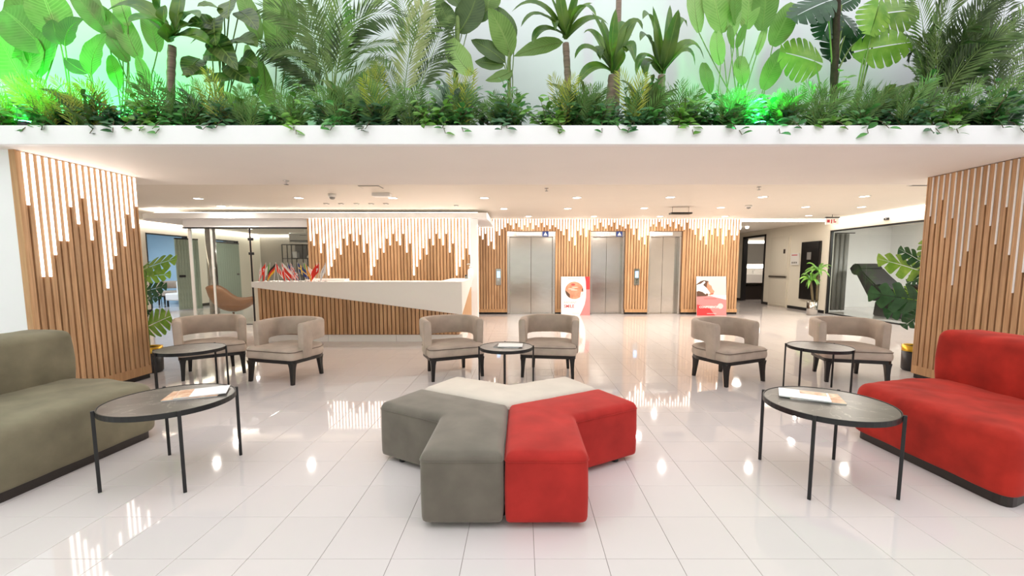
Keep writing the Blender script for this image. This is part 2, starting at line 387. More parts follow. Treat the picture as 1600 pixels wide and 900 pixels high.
# ---- floor
floor = B().box(-15, 15, -4, 19, -0.12, -0.003).build('floor', 'grout'); struct(floor)
T = 0.335; G = 0.0022; X0, Y0 = 0.06, 1.882
tile_me = B().box(G / 2, T - G / 2, G / 2, T - G / 2, -0.01, 0, bev=0.0008, seg=1).mesh('tile', 'tile')
rest = B(); near = []
for j in range(-17, 49):
    y = Y0 + j * T
    for i in range(-45, 45):
        x = X0 + i * T
        if y > 1.5 and y < 5.4 and abs(x + T / 2) < 1.21 * (y + T) + 0.1: near.append((y, abs(x), x))
near.sort(); keep = set((a, c) for a, b, c in near[:298])
for j in range(-17, 49):
    y = Y0 + j * T
    for i in range(-45, 45):
        x = X0 + i * T
        if (y, x) in keep: link('tile', tile_me, floor, (x, y, 0))
        else:
            a, b_, c, d = x + G / 2, x + T - G / 2, y + G / 2, y + T - G / 2
            rest.add([(a, c, 0), (b_, c, 0), (b_, d, 0), (a, d, 0), (a, c, -.006), (b_, c, -.006), (b_, d, -.006), (a, d, -.006)],
                     [(0, 1, 2, 3), (1, 0, 4, 5), (2, 1, 5, 6), (3, 2, 6, 7), (0, 3, 7, 4)])
tag(rest.build('tile_field', 'tile', floor), kind='stuff')

# ---- ceilings, beam, planter trough, atrium wall
struct(B().box(-15, 14, 5.62, YB + 0.3, ZC, ZC + 0.12).build('ceiling', 'ceil'))
struct(B().box(-15, 14, 3.862, 5.15, ZB, ZB + 0.1).box(-15, 14, 5.15, 5.62, ZB, ZC + 0.12).build('ceiling_beam', 'soffit'))
struct(B().box(-15, 15, 5.15, 5.35, ZC + 0.12, 7.5).build('wall_atrium', 'atrium'))
trough = thing('planter_trough', (0, 3.79, ZB), 'long white planter ledge running across the whole hall above the lobby', 'planter')
B().box(-15, 15, 0, 0.07, 0, 0.158, bev=0.004).build('ledge_front', 'white', trough)
B().box(-15, 15, 0.075, 1.355, 0.101, 0.135).build('soil', 'soil', trough)
# ---- the atrium around the camera: open skylight above, plain walls behind and beside
struct(B().box(-9.5, 9.5, -4.2, -4.0, 0, 7.5).build('wall_front', 'white'))
struct(B().box(-9.5, -9.3, -4.0, 3.95, 0, 7.5).build('wall_atrium_left', 'atriumside'))
struct(B().box(9.3, 9.5, -4.0, 3.95, 0, 7.5).build('wall_atrium_right', 'atriumside'))
# ---- side and back walls
def wall_x(name, x0, x1, holes, y0, y1, m, z1=ZC):
    b = B(); ys = sorted(holes); c = y0
    for a, d, h in ys:
        b.box(x0, x1, c, a, 0, z1); b.box(x0, x1, a, d, h, z1); c = d
    b.box(x0, x1, c, y1, 0, z1); return struct(b.build(name, m))
wl = wall_x('wall_left', XL - 0.15, XL, [(12.68, 14.25, 2.31), (15.2, 16.8, 2.30)], 5.7, YB, 'cream')
wr = wall_x('wall_right', XR, XR + 0.15, [(7.0, 12.34, 2.37), (15.56, 17.03, 2.45)], 5.7, YB, 'cream')
struct(B().box(-15, 14, YB, YB + 0.2, 0, ZC).build('wall_back', 'greywall'))
for nm, xa, xb, segs in (('baseboard_left', XL, XL + 0.015, [(5.7, 12.68), (14.25, 15.2), (16.8, YB)]), ('baseboard_right', XR - 0.015, XR, [(12.34, 14.05), (15.2, 15.56), (17.03, YB)])):
    b = B()
    for a, d in segs: b.box(xa, xb, a, d, 0, 0.085)
    struct(b.build(nm, 'black'))
# side walls of the atrium are the pillars' white faces
# ---- rooms behind the openings
struct(B().box(-14.6, XL - 0.15, 16.2, 16.35, 0, ZC).box(-14.75, -14.6, 10.5, 16.35, 0, ZC).box(-14.6, XL - 0.15, 10.35, 10.5, 0, ZC).build('wall_bluelit_room', 'bluelitwall'))
struct(B().box(12.2, 12.35, 6.0, 14.4, 0, ZC).box(XR + 0.15, 12.2, 14.3, 14.4, 0, ZC).box(XR + .15, 12.2, 6.0, 6.1, 0, ZC).build('wall_glass_room', 'white'))
struct(B().box(11.0, 11.1, 14.6, 18.2, 0, ZC).box(XR + .15, 11.0, 14.5, 14.6, 0, ZC).build('wall_washroom', 'greywall'))

# ---- slatted surfaces
PITCH = 0.0755
def slat_run(parent, n, pitch, slat_z, led_z, ztop, x0=0.0, fr=0.74, depth=0.034, lm='led', m='wood', ledw=.215):
    sm = B().box(0, pitch * fr, -depth, 0, 0, 1).mesh('slat', m)
    c0 = pitch * (1 + fr) / 2; hw = pitch * ledw; gm = B().add([(c0 + a * hw, -depth - y, z) for z in (0, -1) for a, y in ((-1, .0006), (-.8, .008), (0, .010), (.8, .008), (1, .0006))], [(0, 1, 6, 5), (1, 2, 7, 6), (2, 3, 8, 7), (3, 4, 9, 8), (4, 0, 5, 9), (4, 3, 2, 1, 0), (5, 6, 7, 8, 9)]).mesh('light_strip', lm)
    for i in range(n):
        for z0, z1 in slat_z(i):
            o = link('slat', sm, parent, (x0 + i * pitch, 0, z0)); o.scale = (1, 1, z1 - z0)
        e = led_z(i)
        if e is not None:
            o = link('light_strip', gm, parent, (x0 + i * pitch, 0, ztop)); o.scale = (1, 1, ztop - e)

# left pillar (face looks to +X)
LX = -4.57
pil = thing('slatted_pillar', (LX, 3.96, 0), 'oak slatted pillar with lit dripping white strips behind the grey sofa', 'pillar', rz=PI / 2)
# local x runs away from the camera, local +y runs to the outside (-X)
B().box(0, 1.20, 0.02, 6.5, 0, ZB).build('core', 'white', pil)
B().box(0, 1.20, 0, 0.02, 0.06, ZB).build('backing_board', 'woodback', pil)
B().box(-0.012, 0.0, -0.036, 0.02, 0.06, ZB).build('edge_board', 'woodflat', pil)
B().box(1.185, 1.20, -0.036, 0.02, 0.06, ZB).build('edge_board', 'woodflat', pil)
B().box(0, 1.20, -0.038, 0.02, 0.06, 0.16).build('skirting_board', 'woodflat', pil)
B().box(0, 1.20, -0.01, 0.02, 0, 0.06).build('plinth', 'black', pil)
LP = [1.92, 1.26, 1.26, 1.47, 1.61, 1.61, 1.955, 1.79, 2.06, 1.635, 1.85, 1.12, 1.33, 1.48, 1.75, 1.59, 1.955, 1.805, 2.06]
slat_run(pil, 19, 1.185 / 19, lambda i: [(0.16, ZB - 0.005)], lambda i: LP[i], ZB - 0.012, fr=0.72, ledw=.195)
# right pillar (face looks to -X)
RX = 4.82
pir = thing('slatted_pillar', (RX, 5.16, 0), 'oak slatted pillar with unlit pale strips behind the red sofa', 'pillar', rz=-PI / 2)
B().box(0, 1.20, 0.02, 6.5, 0, ZB).build('core', 'white', pir)
B().box(0, 1.20, 0, 0.02, 0.06, ZB).build('backing_board', 'woodback', pir)
B().box(-0.012, 0.003, -0.036, 0.02, 0.06, ZB).build('edge_board', 'woodflat', pir)
B().box(0, 1.20, -0.038, 0.02, 0.06, 0.16).build('skirting_board', 'woodflat', pir)
B().box(0, 1.20, -0.01, 0.02, 0, 0.06).build('plinth', 'black', pir)
RP = [1.94, 1.85, 2.11, 1.68, 1.89, 1.15, 1.36, 1.52, 1.79, 1.99, 1.77, 1.58, 1.94, 1.47, 1.10, 1.3, 1.6, 1.8]
slat_run(pir, 18, 1.19 / 18, lambda i: [(0.16, ZB - 0.005)], lambda i: RP[i], ZB - 0.012, x0=0.006, fr=0.72, lm='ledoff', ledw=.12)

# reception back wall
REC = [605, 635, 560, 680, 620, 820, 765, 720, 650, 690, 590, 632, 560, 605, 632, 565, 677, 620, 820, 765, 720, 650, 677, 590, 632, 560, 605, 632, 560, 677, 620, 820, 765, 720, 650, 690, 590, 632, 560, 590, 632, 560, 677, 620, 820, 765, 720, 650, 690]
recw = root_struct('wall_reception', (-4.84, 9.84, 0))
B().box(0, 3.67, 0.0, 0.16, 0, 2.43).build('backing_board', 'woodback', recw)
B().box(3.67, 3.84, -0.04, 0.16, 0, 2.43, bev=0.004).build('end_post', 'white', recw)
B().box(0, 3.67, -0.03, 0, 0, 0.1).build('skirting_board', 'woodflat', recw)
slat_run(recw, 49, 3.67 / 49, lambda i: [(0.1, 2.43)], lambda i: aty(600, 225 + REC[i] / 4, 9.82).z, 2.43)

# elevator wall
ELV = [380, 440, 350, 535, 470, 590, 310, 375, 275, 250, 185, 215, 275, 185, 245, 280, 215, 245, 180, 275, 215, 245, 180, 245, 215, 275, 215, 245, 275, 305, 370, 275, 460, 400, 530]
EL2 = [540, 568, 525, 580, 535, 540, 505, 527, 490, 515, 527, 505, 515, 490, 530, 505, 515, 527, 500, 527, 565, 527, 600, 580, 627, 570, 515, 500, 515, 485, 515, 527, 500, 515, 485, 527, 500, 515, 535, 490, 527, 535, 565, 525, 600, 575, 627, 535, 565, 525, 575, 525, 627, 575, 535, 570, 600, 570, 535]
ends = [330 + v / 10 for v in ELV] + [225 + v / 4 for v in EL2]
EX0, EX1, EY = -1.23, 6.10, 12.13
NE = len(ends); ep = (EX1 - EX0) / NE
elw = root_struct('wall_elevators', (EX0, EY, 0))
DOORS = [(-0.41, 0.95), (1.93, 2.92), (3.56, 4.51)]
DH = 2.33
bb = B(); c = EX0
for a, d in DOORS: bb.box(c - EX0, a - EX0, 0, 0.4, 0, ZC); bb.box(a - EX0, d - EX0, 0, 0.4, DH, ZC); c = d
bb.box(c - EX0, EX1 - EX0, 0, 0.4, 0, ZC).box(0, EX1 - EX0, 0.4, 0.6, 0, ZC).build('backing_board', 'woodback', elw)
def ez(i):
    x = EX0 + i * ep; m = x + ep * 0.3
    return [(DH + 0.01, ZC)] if any(a - ep * .5 < m < d for a, d in DOORS) else [(0.14, ZC)]
slat_run(elw, NE, ep, ez, lambda i: aty(900, ends[i], EY - 0.02).z, ZC)
c = EX0
for a, d in DOORS + [(EX1, EX1)]:
    B().box(c - EX0, a - EX0, -0.04, 0, 0.06, 0.15).build('skirting_board', 'woodflat', elw)
    B().box(c - EX0, a - EX0, -0.02, 0, 0, 0.06).build('plinth', 'black', elw)
    for xx in ((c, a) if c != EX0 else (a,)):
        s = 1 if xx == c else -1
        if xx == EX1: continue
        B().box(min(xx, xx + s * 0.03) - EX0, max(xx, xx + s * 0.03) - EX0, -0.045, 0, 0.06, DH).build('edge_board', 'woodflat', elw)
    c = d
# ---- canopy over the reception with a lit cove on top
can = root_struct('ceiling_canopy', (0, 9.72, 2.43))
poly = [(-0.77, 0), (-0.77, 2.4), (-8.9, 2.4)] + [(-8.1 - 0.8 * math.sin(t), 0.8 - 0.8 * math.cos(t)) for t in [PI / 2 * k / 8 for k in range(8, -1, -1)]]
fixn(B().prism(poly, 0, 0.12).build('canopy_panel', 'white', can))
cv = [(-1.0, 0.16), (-8.1, 0.16)] + [(-8.1 - 0.64 * math.sin(t), 0.8 - 0.64 * math.cos(t)) for t in [PI / 2 * k / 8 for k in range(1, 9)]]
B().tube([(x, y, 0.135) for x, y in cv], 0.014, 6).build('cove_strip', 'cove', can)
struct(B().box(-7.74, -4.84, 9.93, 10.08, 2.25, 2.43).build('trim_1', 'white'))
struct(B().box(-7.78, -4.84, 9.95, 10.05, 2.222, 2.25).build('trim_2', 'black'))
# coves along the walls
for nm, box in (('trim_3', (XR - 0.14, XR - 0.005, 6.5, 12.1, ZC - 0.075, ZC - 0.05)), ('trim_4', (6.11, XR - 0.005, 12.08, 12.2, ZC - 0.06, ZC - 0.04)), ('trim_5', (XL + 0.005, XL + 0.14, 7.0, YB - 0.01, ZC - 0.085, ZC - 0.06)), ('trim_6', (XL + .14, -4.9, YB - 0.14, YB - .005, ZC - 0.085, ZC - 0.06))):
    struct(B().box(*box).build(nm, 'cove'))

# ================================================================== ELEVATORS
for k, (a, d) in enumerate(DOORS):
    lab = ['wide stainless elevator beside the reception desk', 'stainless elevator between the two leaning posters', 'narrow stainless elevator furthest from the reception desk'][k]
    e = thing('elevator', ((a + d) / 2, EY, 0), lab, 'elevator', 'stainless elevators in the slatted wall')
    hw = (d - a) / 2; fw = 0.07
    for s in (-1, 1):
        B().box(min(s * hw, s * (hw - fw)), max(s * hw, s * (hw - fw)), 0.03, 0.38, 0, 2.2, bev=0.004).build('jamb', 'steel', e)
    B().box(-hw, hw, 0.03, 0.38, 2.19, DH).build('header', 'steel', e)
    for s in (-1, 1):
        x0, x1 = (-hw + fw, -0.003) if s < 0 else (0.003, hw - fw)
        B().box(x0, x1, 0.22, 0.25, 0.01, 2.19, bev=0.004).build('door_panel', 'steeldoor', e)
    B().box(-hw, hw, 0.03, 0.38, 0, 0.012).build('sill', 'steel', e)
    pl = B().box(-hw * 0.62, hw * 0.42, 0.018, 0.03, 2.215, 2.31).build('floor_plate', 'plastic', e)
    for q in range(7 if k == 0 else 5):
        xx = -hw * 0.56 + q * 0.09 * hw / 0.6
        B().box(xx, xx + 0.05, 0.0165, 0.018, 2.25, 2.262).build('print_line', 'textgrey', pl)
    if k < 2:
        sx = hw * 0.46
        sg = B().box(sx, sx + 0.17, 0.014, 0.03, 2.19, 2.34).build('blue_sign', 'blue', e)
        B().prism_y([(sx + 0.03, 2.215), (sx + 0.14, 2.215), (sx + 0.085, 2.315)], 0.0125, 0.014).build('white_symbol', 'plastic', sg)
for x, lab in ((-0.65, 'steel call panel with lit blue screen beside the wide elevator'), (3.24, 'steel call panel with lit blue screen between the two narrower elevators')):
    cp = thing('call_panel', (x, EY - 0.036, 1.05), lab, 'call panel', 'elevator call panels')
    B().box(-0.075, 0.075, -0.012, 0.002, -0.22, 0.24, bev=0.004).build('plate', 'steelpot', cp)
    B().box(-0.045, 0.045, -0.015, -0.012, -0.01, 0.17).build('screen', 'screen', cp)
    for z in (-0.07, -0.14):
        B().tube([(0, -0.012, z), (0, -0.02, z)], 0.026, 12).build('button', 'chrome', cp)

# ================================================================== DOWNLIGHTS AND CEILING FITTINGS
rows = [('nearest', [(-6.23, 8.42), (-4.25, 8.34), (-2.46, 8.34), (-0.71, 8.34), (1.05, 8.3), (2.81, 8.26), (4.53, 8.22), (6.39, 8.15), (7.6, 8.1)]),
        ('middle', [(-8.43, 10.11), (-6.5, 9.45), (-0.4, 9.89), (1.04, 9.85), (2.75, 9.78), (4.43, 9.7), (6.25, 9.6), (7.48, 9.6)]),
        ('farthest', [(0.18, 11.39), (1.89, 11.39), (3.62, 11.39), (5.32, 11.39), (7.38, 11.2)])]
ordn = ['first', 'second', 'third', 'fourth', 'fifth', 'sixth', 'seventh', 'eighth', 'ninth']
ring_me = B().lathe([(0.075, 0), (0.1, 0), (0.1, -0.006), (0.08, -0.009), (0.075, 0)], 24, cap=False).mesh('trim_ring', 'plastic', True)
lens_me = B().lathe([(0.078, -0.001), (0.078, -0.005), (0.06, -0.006)], 24).mesh('lens', 'lens')
for rn, pts in rows:
    for i, (x, y) in enumerate(pts):
        t = thing('downlight', (x, y, ZC), f'round recessed downlight, {ordn[i]} from left in the {rn} ceiling row', 'downlight', 'recessed ceiling downlights')
        link('trim_ring', ring_me, t); link('lens', lens_me, t)
        lamp('lamp', 'AREA', t, (0, 0, -0.02), LAMP_W, (1, 0.935, 0.85), 0.10)
for x, y, lab in ((-9.5, 15.2, 'round downlight inside the glazed office, left one'), (-7.4, 13.6, 'round downlight inside the glazed office, right one above the shelf')):
    t = thing('downlight', (x, y, ZC), lab, 'downlight', 'recessed ceiling downlights')
    link('trim_ring', ring_me, t); link('lens', lens_me, t); lamp('lamp', 'AREA', t, (0, 0, -0.02), LAMP_W * 1.2, (1, 0.93, 0.85), 0.14)
t = thing('unseen_lamp', (-12.8, 13.4, ZC), 'unseen cool white lamp added to brighten the blue lit room', 'lamp')  # no such lamp in view; added to brighten this room
B().lathe([(0.2, 0), (0.2, -0.03), (0.17, -0.045)], 24).build('lamp_body', 'plastic', t); lamp('lamp', 'AREA', t, (0, 0, -0.06), 75, (0.86, 0.93, 1), 0.5)
t = thing('unseen_lamp', (10.5, 10.5, ZC), 'unseen white lamp added to brighten the room behind the right glass', 'lamp')  # unseen lamp, put in to lighten the walls behind the glass
B().lathe([(0.2, 0), (0.2, -0.03), (0.17, -0.045)], 24).build('lamp_body', 'plastic', t); lamp('lamp', 'AREA', t, (0, 0, -0.06), 120, (1, 0.97, 0.92), 0.5)
t = thing('unseen_lamp', (9.8, 16.4, ZC), 'warm lamp lighting the washroom', 'lamp')
B().lathe([(0.12, 0), (0.12, -0.03), (0.1, -0.045)], 24).build('lamp_body', 'plastic', t); lamp('lamp', 'AREA', t, (0, 0, -0.06), 16, (1, 0.9, 0.8), 0.3)
t = thing('twin_spotlight', (7.3, 14.3, ZC), 'small twin ceiling spotlight in the corridor beyond the elevators', 'spotlight')
for s in (-0.12, 0.12): B().lathe([(0.05, 0), (0.05, -0.05), (0.04, -0.06)], 14, (s, 0, 0)).build('spot_can', 'lens', t)
lamp('lamp', 'AREA', t, (0, 0, -0.08), LAMP_W, (1, 0.92, 0.82), 0.2)

def sprinkler(x, y, z, lab):
    t = thing('sprinkler', (x, y, z), lab, 'sprinkler')
    B().lathe([(0.035, 0), (0.035, -0.006), (0.01, -0.01), (0.01, -0.04)], 12).build('escutcheon', 'chrome', t)
    B().lathe([(0.008, -0.04), (0.028, -0.045), (0.028, -0.05)], 12).build('deflector', 'chrome', t)
p = atz(447, 282, ZB); sprinkler(p.x, p.y, ZB, 'small chrome sprinkler under the planter beam, left')
p = atz(854, 294, ZC); sprinkler(p.x, p.y, ZC, 'small chrome sprinkler in the ceiling above the centre table')
p = atz(1186, 292, ZC); sprinkler(p.x, p.y, ZC, 'small chrome sprinkler in the ceiling above the right armchairs')
t = thing('dome_camera', (-3.42, 7.9, ZC), 'white dome camera on the ceiling in front of the reception', 'camera')
B().lathe([(0.07, 0), (0.07, -0.05), (0.055, -0.06)], 20).build('housing', 'plastic', t, True); B().lathe([(0.05, -0.058), (0.046, -0.08), (0.03, -0.095), (0.004, -0.1)], 20).build('dome', 'greyplastic', t, True)
t = thing('dome_camera', (4.88, 9.38, ZC), 'white dome camera on the ceiling before the third elevator', 'camera')
B().lathe([(0.07, 0), (0.07, -0.03), (0.055, -0.04)], 20).build('housing', 'plastic', t, True); B().lathe([(0.045, -0.038), (0.04, -0.06), (0.004, -0.075)], 20).build('dome', 'greyplastic', t, True)
t = thing('emergency_light', (-2.5, 7.83, ZC), 'flat white emergency light unit on the ceiling over reception', 'light fitting')
B().box(-0.16, 0.16, -0.07, 0.07, -0.06, 0, bev=0.008).build('body', 'plastic', t); B().box(-0.13, 0.13, -0.05, 0.05, -0.066, -0.06).build('diffuser', 'ledoff', t)
t = thing('ceiling_hatch', (-2.48, 7.21, ZC), 'thin white access hatch in the ceiling over reception', 'hatch')
B().box(-0.17, 0.17, -0.12, 0.12, -0.008, 0).build('frame', 'greyplastic', t); B().box(-0.155, 0.155, -0.105, 0.105, -0.012, -0.008).build('panel', 'ceil', t)
t = thing('air_vent', (6.43, 7.04, ZC), 'slim grey air vent in the ceiling beside the right pillar', 'vent')
B().box(-0.2, 0.2, -0.05, 0.05, -0.01, 0).build('frame', 'plastic', t)
for q in range(4): B().box(-0.18, 0.18, -0.04 + q * 0.022, -0.03 + q * 0.022, -0.014, -0.01).build('vent_blade', 'greyplastic', t)
for i, px in enumerate((510, 533, 557, 580, 603, 713)):
    p = atz(px, 318 if px < 700 else 321, ZC)
    t = thing('mini_spotlight', (p.x, p.y, ZC), f'tiny square ceiling spotlight before the reception canopy, {ordn[i]} from left', 'spotlight', 'tiny square ceiling spotlights')
    B().box(-0.045, 0.045, -0.045, 0.045, -0.012, 0).build('bezel', 'greyplastic', t); B().lathe([(0.03, -0.012), (0.02, -0.016)], 12).build('lens', 'ledoff', t)
t = thing('hanging_sign', (3.5, 9.6, ZC), 'slim dark hanging sign on two wires before the elevators', 'sign')
B().box(-0.23, 0.23, -0.09, 0.09, -0.16, -0.125, bev=0.004).build('sign_body', 'blackwood', t)
for s in (-0.18, 0.18): B().tube([(s, 0, -0.13), (s, 0, 0)], 0.004, 6).build('wire', 'black', t)
t = thing('exit_sign', (7.85, 11.0, ZC), 'small lit hanging exit sign near the right cove light', 'sign')
B().box(-0.18, 0.18, -0.02, 0.02, -0.09, -0.06).build('housing', 'blackwood', t)
pn = B().box(-0.17, 0.17, -0.006, 0.006, -0.25, -0.09).build('lit_panel', 'ledoff', t)
for x0, x1, z0, z1 in ((-.13, -.06, -.2, -.13), (-.03, .0, -.22, -.12), (.03, .1, -.2, -.17), (.03, .06, -.16, -.12)): B().box(x0, x1, -.0075, -.006, z0, z1).build('print_mark', 'textred', pn)
B().tube([(0, 0, -0.06), (0, 0, 0)], 0.006, 6).build('rod', 'black', t)
t = thing('wall_sensor', (XR - 0.001, 10.42, 2.49), 'small black oval sensor on the wall above the right glazing', 'sensor')
B().box(-0.03, 0, -0.07, 0.07, -0.03, 0.03, bev=0.012).build('body', 'black', t); B().box(-0.034, -0.03, -0.02, 0.02, -0.012, 0.012).build('eye', 'greyplastic', t)

# ================================================================== FURNITURE
def child_cushion(name, m, parent, poly, ker, z0, z1, r, **k):
    return smooth_angle(cushion(poly, ker, z0, z1, r, **k).build(name, m, parent), 55)
# ---- star shaped ottoman: three chevron modules
OC = Vector((-0.09, 2.905)); OL, OW = 0.80, 0.43
def ottoman(m, a0, label):
    u = Vector((math.cos(a0), math.sin(a0))); v = Vector((math.cos(a0 + 2 * PI / 3), math.sin(a0 + 2 * PI / 3)))
    # the module fills from the middle of the lobe at a0 to the middle of the lobe at a0 + 120 degrees
    pu = Vector((-u.y, u.x)); pv = Vector((v.y, -v.x))
    inner = (u + v).normalized() * (OW / math.sin(PI / 3))
    pts = [Vector((0, 0)), u * OL, u * OL + pu * OW, inner, v * OL + pv * OW, v * OL]
    cen = inner * 0.5
    pts = [p + (inner.normalized() * 0.007) for p in pts]
    ol = round_poly(pts, [0.015, 0.03, 0.045, 0.03, 0.045, 0.03], 4)
    t = thing('ottoman', (OC.x, OC.y, 0), label, 'ottoman', 'chevron ottoman modules forming a star')
    child_cushion('upholstered_body', m, t, ol, cen, 0.035, 0.405, 0.04, crown=0.014, bulge=0.003, step=0.035, wob=0.0016, seed=int(a0 * 10))
    # seam just under the top edge
    P = dense(ol, 0.05); n = len(P); q = []
    for i in range(n):
        tt = (P[(i + 1) % n] - P[i - 1]).normalized(); q.append((P[i].x + tt.y * 0.003, P[i].y - tt.x * 0.003, 0.366))
    q.append(q[0]); B().tube(q, 0.0022, 5, False).build('seam', m, t, True)
    for p in (pts[1].lerp(pts[0], 0.12), pts[2].lerp(cen, 0.18), pts[4].lerp(cen, 0.18), pts[5].lerp(pts[0], 0.12)):
        p = p.lerp(cen, 0.08); B().lathe([(0.022, 0), (0.026, 0.005), (0.026, 0.05)], 12, (p.x, p.y, 0)).build('foot', 'black', t, True)
    return t
ottoman('redvelvet', -PI / 2, 'red velvet chevron ottoman in the middle of the lobby')
ottoman('beigevelvet', PI / 6, 'beige velvet chevron ottoman at the back of the star shaped seat')
ottoman('greyvelvet', 5 * PI / 6, 'grey green velvet chevron ottoman in the middle of the lobby')

# ---- sofas
def sofa(s, m, label):
    # s = -1: left sofa, +1: right sofa; built in metres around the seat front
    fx = 2.655 if s > 0 else 2.93
    loc = (s * fx, 2.85, 0)
    t = thing('sofa', loc, label, 'sofa')
    X = lambda x: s * x
    seat = [(X(0.0), 0.52), (X(0.05), -0.60), (X(1.2), -0.10), (X(1.2), 0.74), (X(0.5), 0.68)]
    child_cushion('seat', m, t, round_poly([Vector(p) for p in seat], [0.16, 0.09, 0.05, 0.05, 0.2], 6), (X(0.55), 0.12), 0.065, 0.425, 0.07, crown=0.02, bulge=0.012, step=0.06, wob=0.0035, seed=5)
    base = [(X(0.035), 0.47), (X(0.075), -0.57), (X(1.15), -0.09), (X(1.15), 0.68), (X(0.5), 0.62)]
    fixn(B().prism([p for p in round_poly([Vector(p) for p in base], 0.06, 4)], 0, 0.07).build('plinth', 'plinth', t))
    bk = [(X(0.80), 0.69), (X(0.80), -0.28), (X(1.18), -0.12), (X(1.18), 0.73)]
    child_cushion('backrest', m, t, round_poly([Vector(p) for p in bk], [0.07, 0.05, 0.05, 0.07], 6), (X(0.99), 0.25), 0.40, 0.83, 0.06, crown=0.02, bulge=0.012, step=0.05, wob=0.003, seed=9)
    return t
sofa(-1, 'oliveseat', 'grey green plush sofa beside the lit slatted pillar')
sofa(1, 'redsofa', 'scarlet red plush sofa beside the unlit slatted pillar')

# ---- tables
def table(x, y, r, h, leg_angles, label, th=0.018):
    t = thing('side_table', (x, y, 0), label, 'table', 'round stone topped side tables')
    B().lathe([(0.001, h - 0.012), (r - 0.008, h - 0.012), (r - 0.008, h), (0.001, h)], 56).build('stone_top', 'marble', t)
    B().lathe([(r - 0.008, h - 0.03), (r, h - 0.03), (r, h + 0.003), (r - 0.006, h + 0.003), (r - 0.008, h - 0.03)], 56, cap=False).build('rim', 'black', t)
    B().box(-r + .01, r - .01, -0.01, 0.01, h - 0.03, h - 0.0125).box(-0.01, 0.01, -r + .01, r - .01, h - 0.03, h - 0.0125).build('support', 'black', t)
    lm = B().box(-th / 2, th / 2, -th / 2, th / 2, 0, h + 0.006, bev=0.002, seg=1).mesh('leg', 'black')
    for a in leg_angles:
        a = math.radians(a); o = link('leg', lm, t, ((r + th / 2) * math.cos(a), (r + th / 2) * math.sin(a), 0)); o.rotation_euler = (0, 0, a)
    return t
table(-2.29, 2.73, 0.355, 0.50, (45, 135, 225, 315), 'large round dark table with magazines before the grey sofa')
table(1.945, 2.655, 0.36, 0.50, (45, 135, 225, 315), 'large round dark table with magazines before the red sofa')
table(-3.49, 4.46, 0.31, 0.50, (20, 200, 245, 85), 'small round dark table between the sofa and left armchairs', 0.016)
table(-0.165, 4.56, 0.285, 0.50, (5, 95, 185, 268), 'small round dark table between the two middle armchairs', 0.016)
table(3.22, 4.57, 0.305, 0.50, (150, 205, 300, 30), 'small round dark table between the two right armchairs', 0.016)
def magazine(x, y, z, rz, label, pages, wx=0.21, wy=0.28, m='paper', th=0.006, pic=None):
    t = thing('magazine', (x, y, z), label, 'magazine', rz=rz)
    B().box(-wx / 2, wx / 2, -wy / 2, wy / 2, 0, th).build('pages', 'paper', t)
    B().box(-wx / 2 - .002, wx / 2 + .002, -wy / 2 - .002, wy / 2 + .002, th, th + 0.001).build('cover', m, t)
    if pic: B().box(*pic, th + 0.001, th + 0.0016).build('picture', 'paperorange', t)
    return t
zt = 0.5005
magazine(-2.20, 2.82, zt, math.radians(-68), 'lower magazine with orange cover on the left dark table', 1, m='paperorange', wx=.22, wy=.30)
magazine(-2.16, 2.84, zt + 0.0075, math.radians(-62), 'upper white magazine on the left dark table', 1, pic=(-0.1, 0.1, -0.14, -0.06))
magazine(1.93, 2.76, zt, math.radians(66), 'lower magazine with brown cover on the right dark table', 1, m='paperorange', wx=.22, wy=.30)
magazine(1.87, 2.775, zt + 0.0075, math.radians(60), 'upper white magazine on the right dark table', 1, pic=(0.02, 0.1, -0.13, 0.02))
magazine(-0.15, 4.58, zt, math.radians(80), 'lower leaflet with dark cover on the middle small table', 1, m='darkprint', wx=.2, wy=.27)
magazine(-0.12, 4.57, zt + 0.0075, math.radians(88), 'upper white leaflet on the middle small table', 1, wx=.19, wy=.26)

